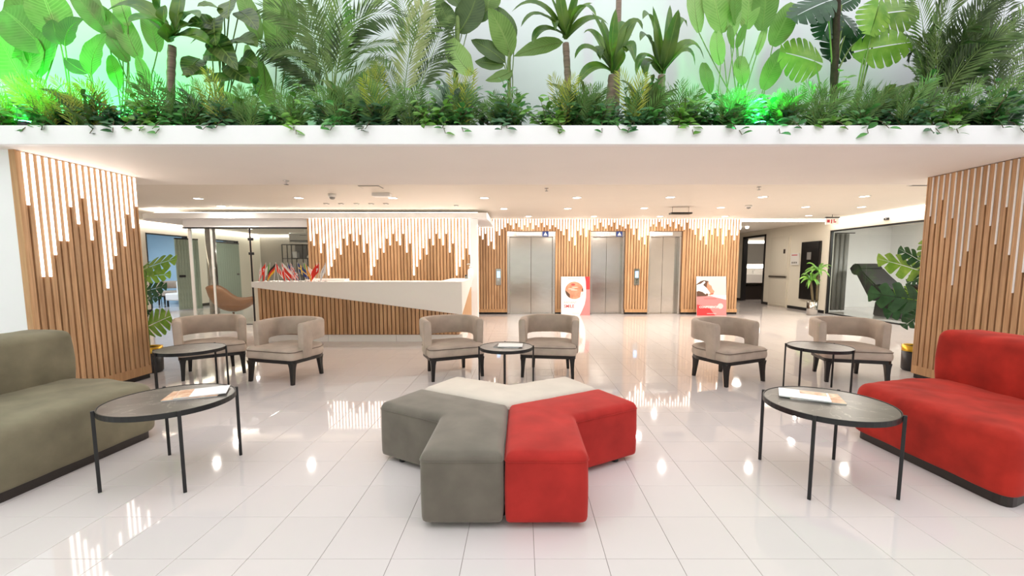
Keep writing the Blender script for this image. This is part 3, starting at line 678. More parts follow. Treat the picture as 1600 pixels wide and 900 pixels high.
# ---- barrel armchairs
def chair_mesh():
    W, D = 0.345, 0.32
    parts = []
    seat = round_poly([Vector(p) for p in ((-W, -D), (W, -D), (W, 0.12), (0.24, 0.31), (-0.24, 0.31), (-W, 0.12))], [0.07, 0.07, 0.2, 0.2, 0.2, 0.2], 6)
    parts.append(('seat', 'taupe', cushion(seat, (0, 0), 0.285, 0.398, 0.03, crown=0.03, bulge=0.008, rb=0.006, step=0.05, wob=0.0012, seed=2), True))
    P = dense(seat, 0.05); n = len(P); q = []
    for i in range(n):
        t = (P[(i + 1) % n] - P[i - 1]).normalized(); q.append((P[i].x - t.y * -0.004, P[i].y - t.x * 0.004, 0.378))
    q.append(q[0]); parts.append(('piping', 'piping', B().tube(q, 0.0042, 5, False), True))
    rail = [p * 0.985 for p in seat]; rail_in = [p * 0.86 for p in seat]; k = len(rail)
    b = B(); b.add([(p.x, p.y, z) for z in (0.245, 0.288) for p in rail] + [(p.x, p.y, z) for z in (0.245, 0.288) for p in rail_in],
        [(i, (i + 1) % k, k + (i + 1) % k, k + i) for i in range(k)] + [(2 * k + i, 2 * k + (i + 1) % k, (i + 1) % k, i) for i in range(k)] + [(k + i, k + (i + 1) % k, 3 * k + (i + 1) % k, 3 * k + i) for i in range(k)])
    parts.append(('seat_rail', 'blackwood', b, False))
    # curved backrest with arm posts: a U shaped band, deep at both ends
    path = []
    for y in (-0.165, -0.15, -0.10, -0.05, -0.042, -0.038, -0.03, 0.0, 0.04): path.append(Vector((-0.325, y)))
    for kk in range(1, 24):
        a = PI - PI * kk / 24; path.append(Vector((0.325 * math.cos(a), 0.06 + 0.255 * math.sin(a) ** 0.85)))
    for y in (0.04, 0.0, -0.03, -0.038, -0.042, -0.05, -0.10, -0.15, -0.165): path.append(Vector((0.325, y)))
    N = len(path); rings = []
    zl = {0: .288, 1: .288, 2: .288, 3: .288, 4: .34, 5: .44, 6: .468, 7: .482, 8: .486}
    for i, p in enumerate(path):
        tg = (path[min(i + 1, N - 1)] - path[max(i - 1, 0)]).normalized(); nm = Vector((-tg.y, tg.x))
        lo = zl.get(min(i, N - 1 - i), .488); e = min(i, N - 1 - i)
        th = 0.047 if e > 1 else (0.038 if e == 0 else 0.046)
        back = math.sin(PI * i / (N - 1)); top = 0.70 + 0.022 * back - (0.012 if e == 0 else 0)
        lean = 0.025
        prof = [(-th * .75, lo), (-th, lo + .012), (-th, top - .05), (-th * .93, top - .02), (-th * .6, top - .004), (0, top), (th * .6, top - .004), (th * .93, top - .02), (th, top - .05), (th, lo + .012), (th * .75, lo)]
        rings.append([(p.x + nm.x * (o + lean * (z - .42)), p.y + nm.y * (o + lean * (z - .42)), z) for o, z in prof])
    b = B(); b.rings(rings, True); parts.append(('backrest', 'taupe', b, True))
    b = []
    for sx in (-1, 1):
        for fy, lx in ((-0.275, 0.30), (0.235, 0.225)):
            sp = 0.03 * (1 if fy > 0 else -1)
            rg = []
            for z, hw, off in ((0.252, 0.034, -0.2), (0.20, 0.026, 0), (0.12, 0.021, .3), (0.0, 0.017, 1.0)):
                cx = sx * (lx + 0.008 * off); cy = fy + sp * off * .5
                rg.append([(cx - hw, cy - hw, z), (cx + hw, cy - hw, z), (cx + hw, cy + hw, z), (cx - hw, cy + hw, z)])
            parts.append(('leg', 'blackwood', B().rings(rg, True), False))
    return parts
chair_parts = []
for nm, m, b, sm in chair_mesh():
    o = b.build(nm, m); (smooth_angle(o, 50) if sm else fixn(o)); chair_parts.append((nm, o.data)); bpy.data.objects.remove(o)
def armchair(x, y, face, label, grp='taupe barrel armchairs', scale=1.0, mats=None):
    # face = direction the seat looks to
    rz = math.atan2(face[1], face[0]) + PI / 2
    t = thing('armchair', (x, y, 0), label, 'armchair', grp, rz=rz); t.scale = (scale,) * 3
    for nm, me in chair_parts:
        o = link(nm, me, t)
        if mats and me.materials[0].name in mats:
            o.material_slots[0].link = 'OBJECT'; o.material_slots[0].material = M[mats[me.materials[0].name]]
    return t
armchair(-3.97, 5.42, (0.62, -0.78), 'taupe barrel armchair nearest the lit slatted pillar')
armchair(-2.84, 5.18, (-0.28, -0.96), 'taupe barrel armchair in front of the left end of the reception desk')
armchair(-0.89, 5.36, (0.42, -0.91), 'taupe barrel armchair to the left of the middle small table')
armchair(0.355, 5.42, (-0.14, -0.99), 'taupe barrel armchair to the right of the middle small table')
armchair(2.47, 5.13, (0.42, -0.91), 'taupe barrel armchair standing alone left of the right small table')
armchair(3.97, 5.17, (-0.24, -0.97), 'taupe barrel armchair between the right small table and the red sofa')

# ================================================================== RECEPTION DESK
desk = thing('reception_desk', (-4.70, 7.66, 0), 'long reception desk with oak slats and slanted white counter front', 'desk')
DL = 3.66
B().box(0, DL - 0.09, 0.0, 0.05, 0.13, 1.0).build('backing_board', 'woodback', desk)
zslope = lambda x: 0.985 - (0.985 - 0.515) * x / 3.64
nsl = 50; pch = (DL - 0.06) / nsl
for i in range(nsl):
    x0 = i * pch; x1 = x0 + pch * 0.72; za = zslope(x0); zb = zslope(x1)
    B().add([(x0, -0.028, 0.14), (x1, -0.028, 0.14), (x1, 0, 0.14), (x0, 0, 0.14), (x0, -0.028, za), (x1, -0.028, zb), (x1, 0, zb), (x0, 0, za)],
        [(3, 2, 1, 0), (4, 5, 6, 7), (0, 1, 5, 4), (1, 2, 6, 5), (2, 3, 7, 6), (3, 0, 4, 7)]).build('slat', 'wood', desk)
B().box(-0.06, 0.0, -0.03, 0.9, 0.13, 0.99).build('end_panel', 'cream', desk)
B().box(DL - 0.13, DL - 0.08, 0.02, 1.9, 0.13, 0.9).build('side_panel', 'woodflat', desk)
for a, d in ((-0.03, 1.2), (1.205, 2.43), (2.435, DL - 0.03)):
    B().box(a, d, 0.015, 0.8, 0, 0.14).build('plinth_panel', 'counter', desk)
# white wedge: thin at the left, deep at the right, with a facet folding back to the right end
wv = [(-0.09, -0.06, 1.085), (DL - 0.02, -0.06, 1.085), (DL - 0.02, -0.06, 0.50), (-0.09, -0.06, 0.99),
      (DL - 0.04, 1.9, 1.095), (DL + 0.12, 0.25, 0.52), (-0.09, 0.6, 1.085), (-0.09, 0.6, 0.99), (DL - 0.5, 1.9, 1.095), (DL - 0.5, 0.6, 1.085), (DL - 0.1, 0.05, 0.52)]
fixn(B().add(wv, [(0, 3, 2, 1), (1, 2, 4), (2, 10, 8, 4), (0, 1, 9, 6), (1, 4, 8, 9), (0, 6, 7, 3), (3, 7, 10, 2), (6, 9, 10, 7), (9, 8, 10)]).build('counter', 'counter', desk))
B().box(0, DL - 0.5, 0.6, 0.64, 0.2, 1.05).build('inner_panel', 'doorwhite', desk)
t = thing('document_tray', (-4.0, 7.86, 1.086), 'low white tray on the reception counter behind the flags', 'tray')
B().box(0, 0.72, 0.1, 0.32, 0, 0.03, bev=0.003).build('tray_base', 'counter', t); B().box(0, 0.72, 0.3, 0.32, 0.03, 0.045).build('tray_lip', 'counter', t)
p = Vector((-1.08, 9.1, 1.098))
t = thing('soap_dispenser', p, 'pale pump bottle on the right end of the reception counter', 'bottle')
B().lathe([(0.055, 0), (0.06, 0.01), (0.06, 0.17), (0.045, 0.2), (0.02, 0.215), (0.02, 0.24)], 20).build('bottle_body', 'counter', t, True)
B().lathe([(0.028, 0.24), (0.028, 0.265), (0.01, 0.27), (0.01, 0.31)], 14).build('pump', 'plastic', t, True)
B().tube([(0, 0, 0.305), (-0.05, -0.01, 0.31), (-0.075, -0.015, 0.295)], 0.008, 8).build('nozzle', 'plastic', t, True)
t = thing('desk_phone', (-1.17, 9.33, 1.096), 'small grey desk phone at the far right end of the reception counter', 'phone')
B().prism([(-.05, -.08), (.05, -.08), (.05, .08), (-.05, .08)], 0, .05).build('base', 'greyplastic', t); B().box(-.05, -.02, -.09, .09, .05, .08, bev=.008).build('handset', 'black', t)
# flags
def flag(px, kind, lean, label, size=0.235, zoff=0.0, y=7.74, hang=0.55):
    p = aty(px, 440, y); zb = 1.086
    t = thing('table_flag', (p.x, y, zb), label, 'flag', 'small national flags on the reception counter')
    B().lathe([(0.028, 0), (0.028, 0.006), (0.01, 0.012)], 14).build('base', 'chrome', t, True)
    top = Vector((lean * 0.34, 0, 0.34))
    B().tube([(0, 0, 0.008), top], 0.0035, 6).build('pole', 'plastic', t)
    pal, fn = FLAGS[kind]; nu, nv = 16, 12; b = B(); V = []
    up = top.normalized(); s = 1 if lean <= 0 else -1
    s = 1 if lean < 0 else -1
    a = top - up * 0.005
    out = (Vector((s * (1 - hang), 0, -hang))).normalized()
    for j in range(nv + 1):
        for i in range(nu + 1):
            u, v = i / nu, j / nv
            q = a - up * (v * size * 0.68) + out * (u * size * 0.92) + Vector((0, math.sin(u * 7 + v * 2) * 0.014 * u, -0.02 * u * u))
            V.append(q)
    for j in range(nv):
        for i in range(nu):
            b.cur = fn((i + .5) / nu, (j + .5) / nv)
            k = j * (nu + 1) + i; b.add([V[k], V[k + 1], V[k + nu + 2], V[k + nu + 1]], [(0, 1, 2, 3)])
    b.build('cloth', pal, t, False)
def uk(u, v):
    if abs(u - .5) < .07 or abs(v - .5) < .1: return 1
    if abs(u - .5) < .13 or abs(v - .5) < .19: return 2
    d = min(abs(u - v), abs(u - (1 - v)))
    return 1 if d < .05 else (2 if d < .14 else 0)
FLAGS = {
    'white': (['fwhite', 'fred', 'fblue'], lambda u, v: 1 if (u - .5) ** 2 + (v - .42) ** 2 < .02 else 0),
    'redwhite': (['fred', 'fwhite'], lambda u, v: 0),
    'italy': (['fgreen', 'fwhite', 'fred'], lambda u, v: min(2, int(u * 3))),
    'germany': (['fblack', 'fred', 'fgold'], lambda u, v: min(2, int(v * 3))),
    'canada': (['fred', 'fwhite'], lambda u, v: 0 if (u < .25 or u > .75 or (abs(u - .5) < .1 and abs(v - .5) < .3)) else 1),
    'austria': (['fred', 'fwhite'], lambda u, v: 1 if .33 < v < .67 else 0),
    'usa': (['fred', 'fwhite', 'fblue'], lambda u, v: 2 if (u < .4 and v < .5) else int(v * 12) % 2),
    'uk': (['fblue', 'fred', 'fwhite'], uk),
    'sweden': (['fblue', 'fyellow'], lambda u, v: 1 if (abs(u - .35) < .09 or abs(v - .5) < .12) else 0),
    'pale': (['fwhite', 'fgreen'], lambda u, v: 1 if u < .45 else 0),
    'spain': (['forange', 'fyellow'], lambda u, v: 1 if .3 < v < .7 else 0),
    'poland': (['fwhite', 'fred'], lambda u, v: 1 if v > .45 else 0),
    'turkey': (['fred', 'fwhite'], lambda u, v: 1 if ((u - .38) ** 2 + (v - .5) ** 2 < .035 and (u - .44) ** 2 + (v - .5) ** 2 > .024) else 0),
    'plain': (['fwhite', 'fblue'], lambda u, v: 1 if abs(u - v * .9 - .1) < .05 else 0),
}
for px, kd, ln, lab, hg, yy in (
    (409, 'white', 0.02, 'white table flag with small emblem, leftmost on the counter', 0.8, 7.74),
    (414, 'turkey', 0.1, 'all red table flag second from left on the counter', 0.55, 7.82),
    (420, 'italy', 0.12, 'green white and red table flag near the left of the counter', 0.55, 7.72),
    (428, 'germany', 0.16, 'black red and gold table flag', 0.5, 7.70),
    (436, 'canada', -0.14, 'red and white table flag with a centre emblem', 0.55, 7.78),
    (444, 'austria', -0.1, 'red white red striped table flag', 0.6, 7.84),
    (447, 'poland', -0.14, 'white over red table flag beside the striped one', 0.5, 7.70),
    (455, 'usa', -0.16, 'striped table flag with blue corner', 0.6, 7.82),
    (457, 'uk', -0.06, 'red white and blue crossed table flag', 0.6, 7.70),
    (470, 'sweden', -0.14, 'blue table flag with yellow cross', 0.45, 7.70),
    (478, 'pale', -0.1, 'green and white table flag behind the yellow cross flag', 0.4, 7.88),
    (481, 'spain', -0.10, 'orange and yellow striped table flag', 0.7, 7.67),
    (493, 'austria', 0.12, 'red table flag with white band beside the orange one', 0.6, 7.84),
    (498, 'turkey', 0.08, 'red table flag with white crescent', 0.5, 7.72),
    (509, 'plain', 0.03, 'plain white table flag, rightmost on the counter', 0.62, 7.70)):
    flag(px, kd, ln, lab, hang=hg, y=yy)

# ================================================================== POSTERS
def poster(x0, x1, yb, ztop, label, draw):
    wdt = x1 - x0; lean = 0.12
    t = thing('poster_board', (x0, yb, 0), label, 'poster')
    L = math.hypot(ztop, lean); t.rotation_euler = (-math.atan2(lean, ztop), 0, 0)
    bd = B().box(0, wdt, 0, 0.02, 0, L).build('board', 'paper', t)
    draw(t, wdt, L)
def flatpoly(parent, name, m, pts, lay):
    o = B().prism_y(pts, -0.0006 * lay - 0.0004, -0.0006 * lay + 0.0002).build(name, m, parent); return fixn(o)
def ell(cx, cz, rx, rz, n=40, a0=0, a1=2 * PI): return [(cx + rx * math.cos(a0 + (a1 - a0) * k / n), cz + rz * math.sin(a0 + (a1 - a0) * k / n)) for k in range(n)]
def clip_ell(pts, cx, cz, rx, rz):
    out = []
    for x, z in pts:
        d = math.hypot((x - cx) / rx, (z - cz) / rz)
        out.append((x, z) if d <= 1 else (cx + (x - cx) / d, cz + (z - cz) / d))
    return out
def lettering(parent, txt, x, z, size, m, lay, bold=0.0, align='LEFT'):
    o = link('lettering', text_mesh(txt, size, m, 'lettering', bold, 0.0003, align), parent, (x, -0.0006 * lay - 0.0004, z)); o.rotation_euler = (PI / 2, 0, 0); return o
def draw1(t, W, H):
    X = lambda u: u * W
    Z = lambda v: (1 - v) * H
    curve = [(0.83, 0), (0.86, .12), (0.87, .35), (0.865, .55), (0.82, .72), (0.74, .86), (0.65, 1)]
    flatpoly(t, 'printed_band', 'printpink', [(X(u), Z(v)) for u, v in curve] + [(W, 0), (W, H)], 1)
    flatpoly(t, 'printed_band', 'printred', [(X(.83), H), (X(.86), Z(.12)), (X(.87), Z(.33)), (W, Z(.33)), (W, H)], 2)
    cx, cz, rx, rz = X(.46), Z(.355), X(.315), H * .225
    flatpoly(t, 'portrait_disc', 'skin', ell(cx, cz, rx, rz), 1)
    flatpoly(t, 'portrait_hair', 'hair', [(cx + rx * math.cos(a), cz + rz * math.sin(a)) for a in [math.radians(178 + 8 * k) for k in range(9)]] + [(X(.30), Z(.45))], 2)
    flatpoly(t, 'portrait_hair', 'hair', clip_ell([(X(.72), Z(.33)), (X(.80), Z(.28)), (X(.80), Z(.38)), (X(.73), Z(.37))], cx, cz, rx, rz), 2)
    flatpoly(t, 'portrait_shirt', 'paper', clip_ell([(X(.70), Z(.39)), (X(.80), Z(.40)), (X(.74), Z(.55)), (X(.66), Z(.52))], cx, cz, rx, rz), 2)
    flatpoly(t, 'portrait_lips', 'lips', ell(X(.42), Z(.205), X(.07), H * .028, 20), 2)
    for u, v in ((.48, .275), (.36, .315), (.45, .345)):
        flatpoly(t, 'portrait_finger', 'beigevelvet', ell(X(u), Z(v), X(.12), H * .014, 18), 3)
    for k in range(9): flatpoly(t, 'print_line', 'darkprint', [(X(.24 + k * .046), Z(.065)), (X(.27 + k * .046), Z(.065)), (X(.27 + k * .046), Z(.052)), (X(.24 + k * .046), Z(.052))], 1)
    lettering(t, 'RADIANT', X(.10), Z(.695), 0.082, 'textgrey', 1)
    lettering(t, 'SMILE', X(.10), Z(.80), 0.115, 'textred', 1, 0.002)
    flatpoly(t, 'print_line', 'printpink', [(X(.38), Z(.955)), (X(.64), Z(.955)), (X(.64), Z(.948)), (X(.38), Z(.948))], 1)
def draw2(t, W, H):
    X = lambda u: u * W
    Z = lambda v: (1 - v) * H
    flatpoly(t, 'printed_background', 'printgrey', [(X(.12), H), (W, H), (W, Z(.48)), (X(.12), Z(.48))], 1)
    flatpoly(t, 'portrait_hair', 'hair', [(0, Z(.20)), (X(.12), Z(.13)), (X(.25), Z(.10)), (X(.40), Z(.12)), (X(.42), Z(.25)), (X(.38), Z(.50)), (0, Z(.53))], 2)
    flatpoly(t, 'portrait_face', 'skin', [(X(.38), Z(.13)), (X(.42), Z(.20)), (X(.50), Z(.24)), (X(.53), Z(.32)), (X(.60), Z(.38)), (X(.56), Z(.46)), (X(.45), Z(.49)), (X(.36), Z(.42)), (X(.34), Z(.25))], 3)
    flatpoly(t, 'portrait_lips', 'lips', ell(X(.52), Z(.44), X(.05), H * .012, 16), 4)
    flatpoly(t, 'gloved_hand', 'paper', [(0, Z(.22)), (X(.14), Z(.19)), (X(.26), Z(.12)), (X(.30), Z(.15)), (X(.22), Z(.22)), (X(.34), Z(.30)), (X(.46), Z(.43)), (X(.42), Z(.46)), (X(.34), Z(.43)), (X(.30), Z(.46)), (X(.20), Z(.40)), (X(.06), Z(.37)), (0, Z(.39))], 5)
    flatpoly(t, 'printed_band', 'printpink', [(0, Z(.52)), (W * .45, Z(.50)), (W, Z(.60)), (W, 0), (0, 0)], 3)
    flatpoly(t, 'printed_band', 'printred', [(0, Z(.72)), (X(.4), Z(.78)), (X(.62), Z(1)), (0, 0)], 4)
    for k in range(9): flatpoly(t, 'print_line', 'printred', [(X(.26 + k * .046), Z(.58)), (X(.29 + k * .046), Z(.58)), (X(.29 + k * .046), Z(.565)), (X(.26 + k * .046), Z(.565))], 4)
    lettering(t, 'CONFIDENCE', X(.08), Z(.81), 0.083, 'paper', 5, 0.002)
    flatpoly(t, 'round_seal', 'printgrey', ell(X(.80), Z(.76), X(.095), X(.095), 24), 5)
    flatpoly(t, 'print_line', 'paper', [(X(.34), Z(.955)), (X(.66), Z(.955)), (X(.66), Z(.947)), (X(.34), Z(.947))], 5)
poster(1.10, 1.90, 11.86, 1.07, 'white and pink smile poster leaning beside the wide elevator', draw1)
poster(4.86, 5.68, 11.82, 1.08, 'pink confidence poster leaning on the slats right of the elevators', draw2)

# ================================================================== LEFT SIDE: GLAZED OFFICE AND DOORS
gl = root_struct('window_1', (0, 9.99, 0))
B().box(-6.22, -4.86, -0.006, 0.006, 0.02, 2.222).build('pane', 'glass', gl)
B().box(-7.15, -6.30, -0.006, 0.006, 0.02, 2.222).build('pane', 'glass', gl)
q = [(-7.15, 0), (-7.62, 0.05)]
B().prism([(-7.15, 0.006), (-7.15, -0.006), (-7.66, 0.034), (-7.66, 0.046)], 0.02, 2.222).build('pane', 'glass', gl)
B().box(-6.30, -6.22, -0.02, 0.02, 0, 0.02).build('floor_track', 'black', gl)
B().box(-6.50, -6.30, -0.02, 0.02, 0, 0.012).build('floor_track', 'black', gl)
B().box(-7.17, -7.13, -0.014, 0.014, 0.0, 2.222).build('mullion', 'counter', gl)
B().box(-7.70, -7.64, 0.02, 0.06, 0.0, 2.222).build('mullion', 'counter', gl)
B().box(-6.272, -6.248, -0.015, 0.015, 0.02, 2.222).build('hinge_post', 'black', gl)
for z in (1.62, 1.95): B().box(-6.30, -6.20, -0.03, 0.03, z, z + 0.06, bev=0.006).build('hinge', 'black', gl)
# steel column standing behind the corner pane
t = thing('steel_column', (-7.9, 11.0, 0), 'slim polished steel column behind the office corner glass', 'column')
B().lathe([(0.11, 0), (0.11, 2.43)], 28).build('shaft', 'steelpot', t, True); B().lathe([(0.14, 0), (0.14, 0.05), (0.11, 0.06)], 28).build('collar', 'chrome', t, True)
# reeded green glass doors
def reed_door(name, loc, rz, wdt, h, label, nre):
    t = thing(name, loc, label, 'door', rz=rz)
    pw = wdt / nre
    rm = B().rings([[(0, -0.012, z), (pw * .5, -0.022, z), (pw * .96, -0.012, z), (pw * .96, 0.012, z), (0, 0.012, z)] for z in (0.08, h)], True).mesh('reed', 'greenpanel')
    for k in range(nre): link('reed', rm, t, (k * pw, 0, 0))
    B().box(0, wdt, -0.025, 0.025, 0.02, 0.08).build('bottom_rail', 'greenpanel', t); B().box(0, wdt, -0.02, 0.02, h, h + 0.04).build('top_rail', 'black', t)
    B().box(0.06, 0.22, -0.06, 0.02, 1.02, 1.09, bev=0.02).build('lock_handle', 'black', t)
    return t
reed_door('glass_door', (-10.55, 13.15, 0), math.radians(58), 0.62, 2.18, 'open reeded green glass door leading to the blue lit room', 8)
reed_door('glass_door', (-10.96, 16.75, 0), math.radians(-88), 1.5, 2.2, 'closed green glass door seen through the office glazing', 12)
for nm, a, d, h in (('trim_7', 12.68, 14.25, 2.31), ('trim_8', 15.2, 16.8, 2.30)):
    struct(B().box(XL - 0.15, XL + 0.01, a, a + 0.03, 0, h).box(XL - 0.15, XL + 0.01, d - 0.03, d, 0, h).box(XL - 0.15, XL + 0.01, a, d, h, h + 0.03).build(nm, 'black'))
armchair(-12.55, 15.4, (0.55, -0.83), 'grey armchair inside the blue lit room, seen past the left doorway', 'armchairs in the blue room', 1.15)
t = thing('white_armchair', (-11.75, 14.75, 0), 'white seat partly hidden behind the open green glass door', 'armchair')
B().box(-0.3, 0.3, -0.3, 0.3, 0.2, 0.45, bev=0.04).build('seat', 'paper', t); B().box(-0.3, 0.3, 0.2, 0.32, 0.4, 0.85, bev=0.04).build('backrest', 'paper', t)
for sx in (-.25, .25):
    for sy in (-.25, .25): B().box(sx - .02, sx + .02, sy - .02, sy + .02, 0, 0.2).build('leg', 'black', t)
table(-12.3, 14.2, 0.25, 0.5, (45, 135, 225, 315), 'small dark table in front of the grey chair in the blue lit room')
# egg chair in the glazed office
egg = thing('egg_chair', (-7.06, 10.45, 0), 'tan leather shell chair on a chrome foot behind the office glass', 'chair', rz=math.radians(32))
def lerp_tab(tab, x):
    for (a, va), (c_, vc) in zip(tab, tab[1:]):
        if a <= x <= c_: return va + (vc - va) * (x - a) / (c_ - a)
    return tab[-1][1]
low = [(-.52, .84), (-.50, .70), (-.45, .56), (-.36, .42), (-.24, .32), (-.1, .265), (.05, .25), (.2, .285), (.33, .35), (.43, .43), (.50, .54), (.53, .60)]
high = [(-.52, .85), (-.49, .895), (-.40, .91), (-.25, .88), (-.13, .79), (-.02, .67), (.09, .59), (.2, .57), (.3, .572), (.50, .605), (.53, .61)]
b = B(); rings = []
for i in range(25):
    x = -.52 + 1.05 * i / 24; zc, rim = lerp_tab(low, x), lerp_tab(high, x); half = .37 * max(.03, 1 - abs(x / .53) ** 3.2) ** .5
    rings.append([(x, half * math.sin(a), zc + (rim - zc) * (1 - math.cos(a)) ** .9) for a in [-PI / 2 + PI * k / 20 for k in range(21)]])
b.rings(rings, False, closed=False); shell = b.build('shell', 'tanleather', egg, True)
so = shell.modifiers.new('thickness', 'SOLIDIFY'); so.thickness = 0.035
B().lathe([(0.025, 0.02), (0.025, 0.24)], 16).build('stem', 'chrome', egg, True); B().lathe([(0.22, 0), (0.22, 0.012), (0.05, 0.025), (0.025, 0.03)], 32).build('foot_plate', 'chrome', egg, True)
# shelf behind the office glass
sh = thing('bookshelf', (-7.22, 13.0, 0), 'dark metal open shelf behind the office glass beside the reception wall', 'shelf')
for x in (0, 0.28, 0.62, 0.98, 1.4):
    for y in (0, 0.28): B().box(x, x + 0.022, y, y + 0.022, 0, 2.02).build('post', 'black', sh)
for z in (0.1, 0.6, 1.1, 1.58, 2.0): B().box(0, 1.42, 0, 0.3, z, z + 0.02).build('shelf_board', 'black', sh)
B().box(0.28, 0.62, 0.24, 0.27, 1.6, 2.0).build('back_panel', 'greyplastic', sh); B().box(0.0, 1.4, 0.27, 0.275, 0.1, 1.1).build('back_panel', 'greyplastic', sh)
t = thing('white_box', (-6.85, 13.1, 1.60), 'white box file on the dark office shelf', 'box'); B().box(-0.07, 0.07, -0.08, 0.08, 0, 0.2, bev=0.004).build('carton', 'paper', t); B().box(-0.071, 0.071, -0.081, 0.081, 0.16, 0.2).build('lid', 'plastic', t)
t = thing('small_vase', (-6.46, 13.1, 1.60), 'small round white vase on the dark office shelf', 'vase'); B().lathe([(0.03, 0), (0.05, 0.03), (0.045, 0.06), (0.025, 0.08), (0.03, 0.09)], 16).build('body', 'paper', t, True); B().lathe([(0.026, 0.088), (0.034, 0.09), (0.03, 0.096)], 16, cap=False).build('lip', 'paper', t, True)
t = thing('air_conditioner', (-6.75, 13.3, 2.09), 'white air conditioner hanging above the office shelf', 'air conditioner'); B().tube([(0.1, 0, 0.27), (0.1, 0, 0.57)], .012, 8).build('rod', 'plastic', t); B().box(-0.35, 0.6, -0.1, 0.12, 0, 0.28, bev=0.03).build('casing', 'plastic', t); B().box(-0.3, 0.55, -0.105, -0.08, 0.03, 0.06).build('vent_flap', 'greyplastic', t); B().box(0.0, 0.2, -0.105, -0.09, 0.2, 0.215).build('mark', 'greyplastic', t)

# ================================================================== RIGHT SIDE: GLASS ROOM, CORRIDOR
gr = root_struct('window_2', (XR + 0.06, 7.0, 0))
panes = [(0.0, 1.35), (1.36, 2.72), (2.73, 4.0), (4.01, 5.28)]
for a, d in panes: B().box(-0.006, 0.006, a, d, 0.03, 2.33).build('pane', 'glass', gr)
B().box(-0.03, 0.03, 0, 5.34, 2.33, 2.37).build('top_rail', 'black', gr); B().box(-0.03, 0.03, 2.72, 5.34, 0, 0.03).build('bottom_rail', 'black', gr); B().box(-0.03, 0.03, 5.28, 5.34, 0, 2.33).build('post', 'black', gr)
B().box(-0.05, 0.05, 2.52, 2.68, 1.0, 1.08, bev=0.025).build('door_lock', 'black', gr)
B().box(-0.012, 0.012, 1.36, 2.7, 0.012, 0.03).build('door_shoe', 'black', gr)
t = thing('dark_curtain', (XR + 0.62, 13.0, 0), 'dark grey curtain panel at the far end of the glass room', 'curtain')
for k in range(7): B().tube([(k * 0.07, 0.02 * (-1) ** k, 0.03), (k * 0.07, 0.02 * (-1) ** k, 2.33)], 0.045, 10).build('fold', 'greyplastic', t, True)
B().tube([(-0.1, 0, 2.35), (0.62, 0, 2.35)], 0.015, 8).build('rail', 'black', t)
# recliner in the glass room (length along -y, head towards the far end)
rc = thing('recliner', (10.0, 11.6, 0), 'big black leather recliner behind the right glass wall', 'recliner')
def slab_yz(name, poly, x0, x1, m, parent, bev=0.03):
    bm = bmesh.new(); n = len(poly)
    v0 = [bm.verts.new((x0, y, z)) for y, z in poly]; v1 = [bm.verts.new((x1, y, z)) for y, z in poly]
    bm.faces.new(v0); bm.faces.new(v1[::-1])
    for i in range(n): bm.faces.new((v0[i], v1[i], v1[(i + 1) % n], v0[(i + 1) % n]))
    bmesh.ops.recalc_face_normals(bm, faces=bm.faces); bmesh.ops.bevel(bm, geom=bm.edges[:], offset=bev, segments=2, affect='EDGES')
    return smooth_angle(B().bm(bm).build(name, m, parent), 40)
slab_yz('headrest', [(1.0, 1.12), (1.12, 1.30), (0.98, 1.44), (0.80, 1.42), (0.66, 1.28), (0.78, 1.10)], -0.33, 0.33, 'blackleather', rc)
slab_yz('backrest', [(0.84, 1.16), (0.70, 1.30), (0.45, 1.10), (0.05, 0.82), (-0.1, 0.62), (0.10, 0.42), (0.35, 0.52)], -0.36, 0.36, 'blackleather', rc)
slab_yz('seat', [(0.22, 0.42), (0.15, 0.60), (-0.65, 0.60), (-0.70, 0.40)], -0.36, 0.36, 'blackleather', rc)
slab_yz('legrest', [(-0.68, 0.62), (-1.6, 0.78), (-1.65, 0.62), (-0.70, 0.42)], -0.34, 0.34, 'blackleather', rc)
for sx in (-1, 1): slab_yz('armrest', [(0.05, 0.45), (0.02, 0.84), (-0.25, 0.90), (-0.75, 0.72), (-0.75, 0.42)], sx * 0.44 - 0.09, sx * 0.44 + 0.09, 'blackleather', rc)
slab_yz('base', [(0.25, 0.0), (0.2, 0.40), (-0.6, 0.40), (-0.65, 0.0)], -0.26, 0.26, 'black', rc)
# corridor door, cabinet, boxes
t = thing('corridor_door', (XR - 0.001, 14.06, 0), 'off white panelled door in the corridor wall', 'door', rz=PI / 2)
# local x runs away (+Y), local -y... faces +X, so the face towards the hall is at +y
B().box(0, 1.1, 0, 0.02, 0, 2.36).build('frame', 'doorwhite', t); B().box(0.07, 1.03, 0.02, 0.04, 0.03, 2.30, bev=0.004).build('leaf', 'doorwhite', t)
for z0, z1 in ((0.12, 0.95), (1.08, 2.2)): B().box(0.16, 0.94, 0.04, 0.046, z0, z1, bev=0.003).build('panel', 'doorwhite', t)
B().box(0.05, 1.05, 0.04, 0.075, 0.98, 1.04, bev=0.006).build('push_bar', 'steelpot', t); B().box(0.20, 0.30, 0.046, 0.05, 1.78, 1.92).build('room_sign', 'darkprint', t)
t = thing('fire_cabinet', (XR - 0.001, 12.60, 0), 'tall black cabinet on the corridor wall behind the potted dracaena', 'cabinet', rz=PI / 2)
B().box(0, 0.83, 0, 0.06, 0.35, 2.10, bev=0.004).build('body', 'blackwood', t); B().box(0.03, 0.80, 0.06, 0.075, 0.38, 2.07, bev=0.003).build('door', 'blackwood', t); B().box(0.34, 0.52, 0.075, 0.08, 1.56, 1.78).build('notice', 'greyplastic', t); B().box(0.74, 0.77, 0.075, 0.1, 1.0, 1.2).build('handle', 'black', t)
t = thing('switch_box', (XR - 0.001, 13.56, 1.40), 'white wall box with red edge and small buttons left of the black cabinet', 'control box', rz=PI / 2)
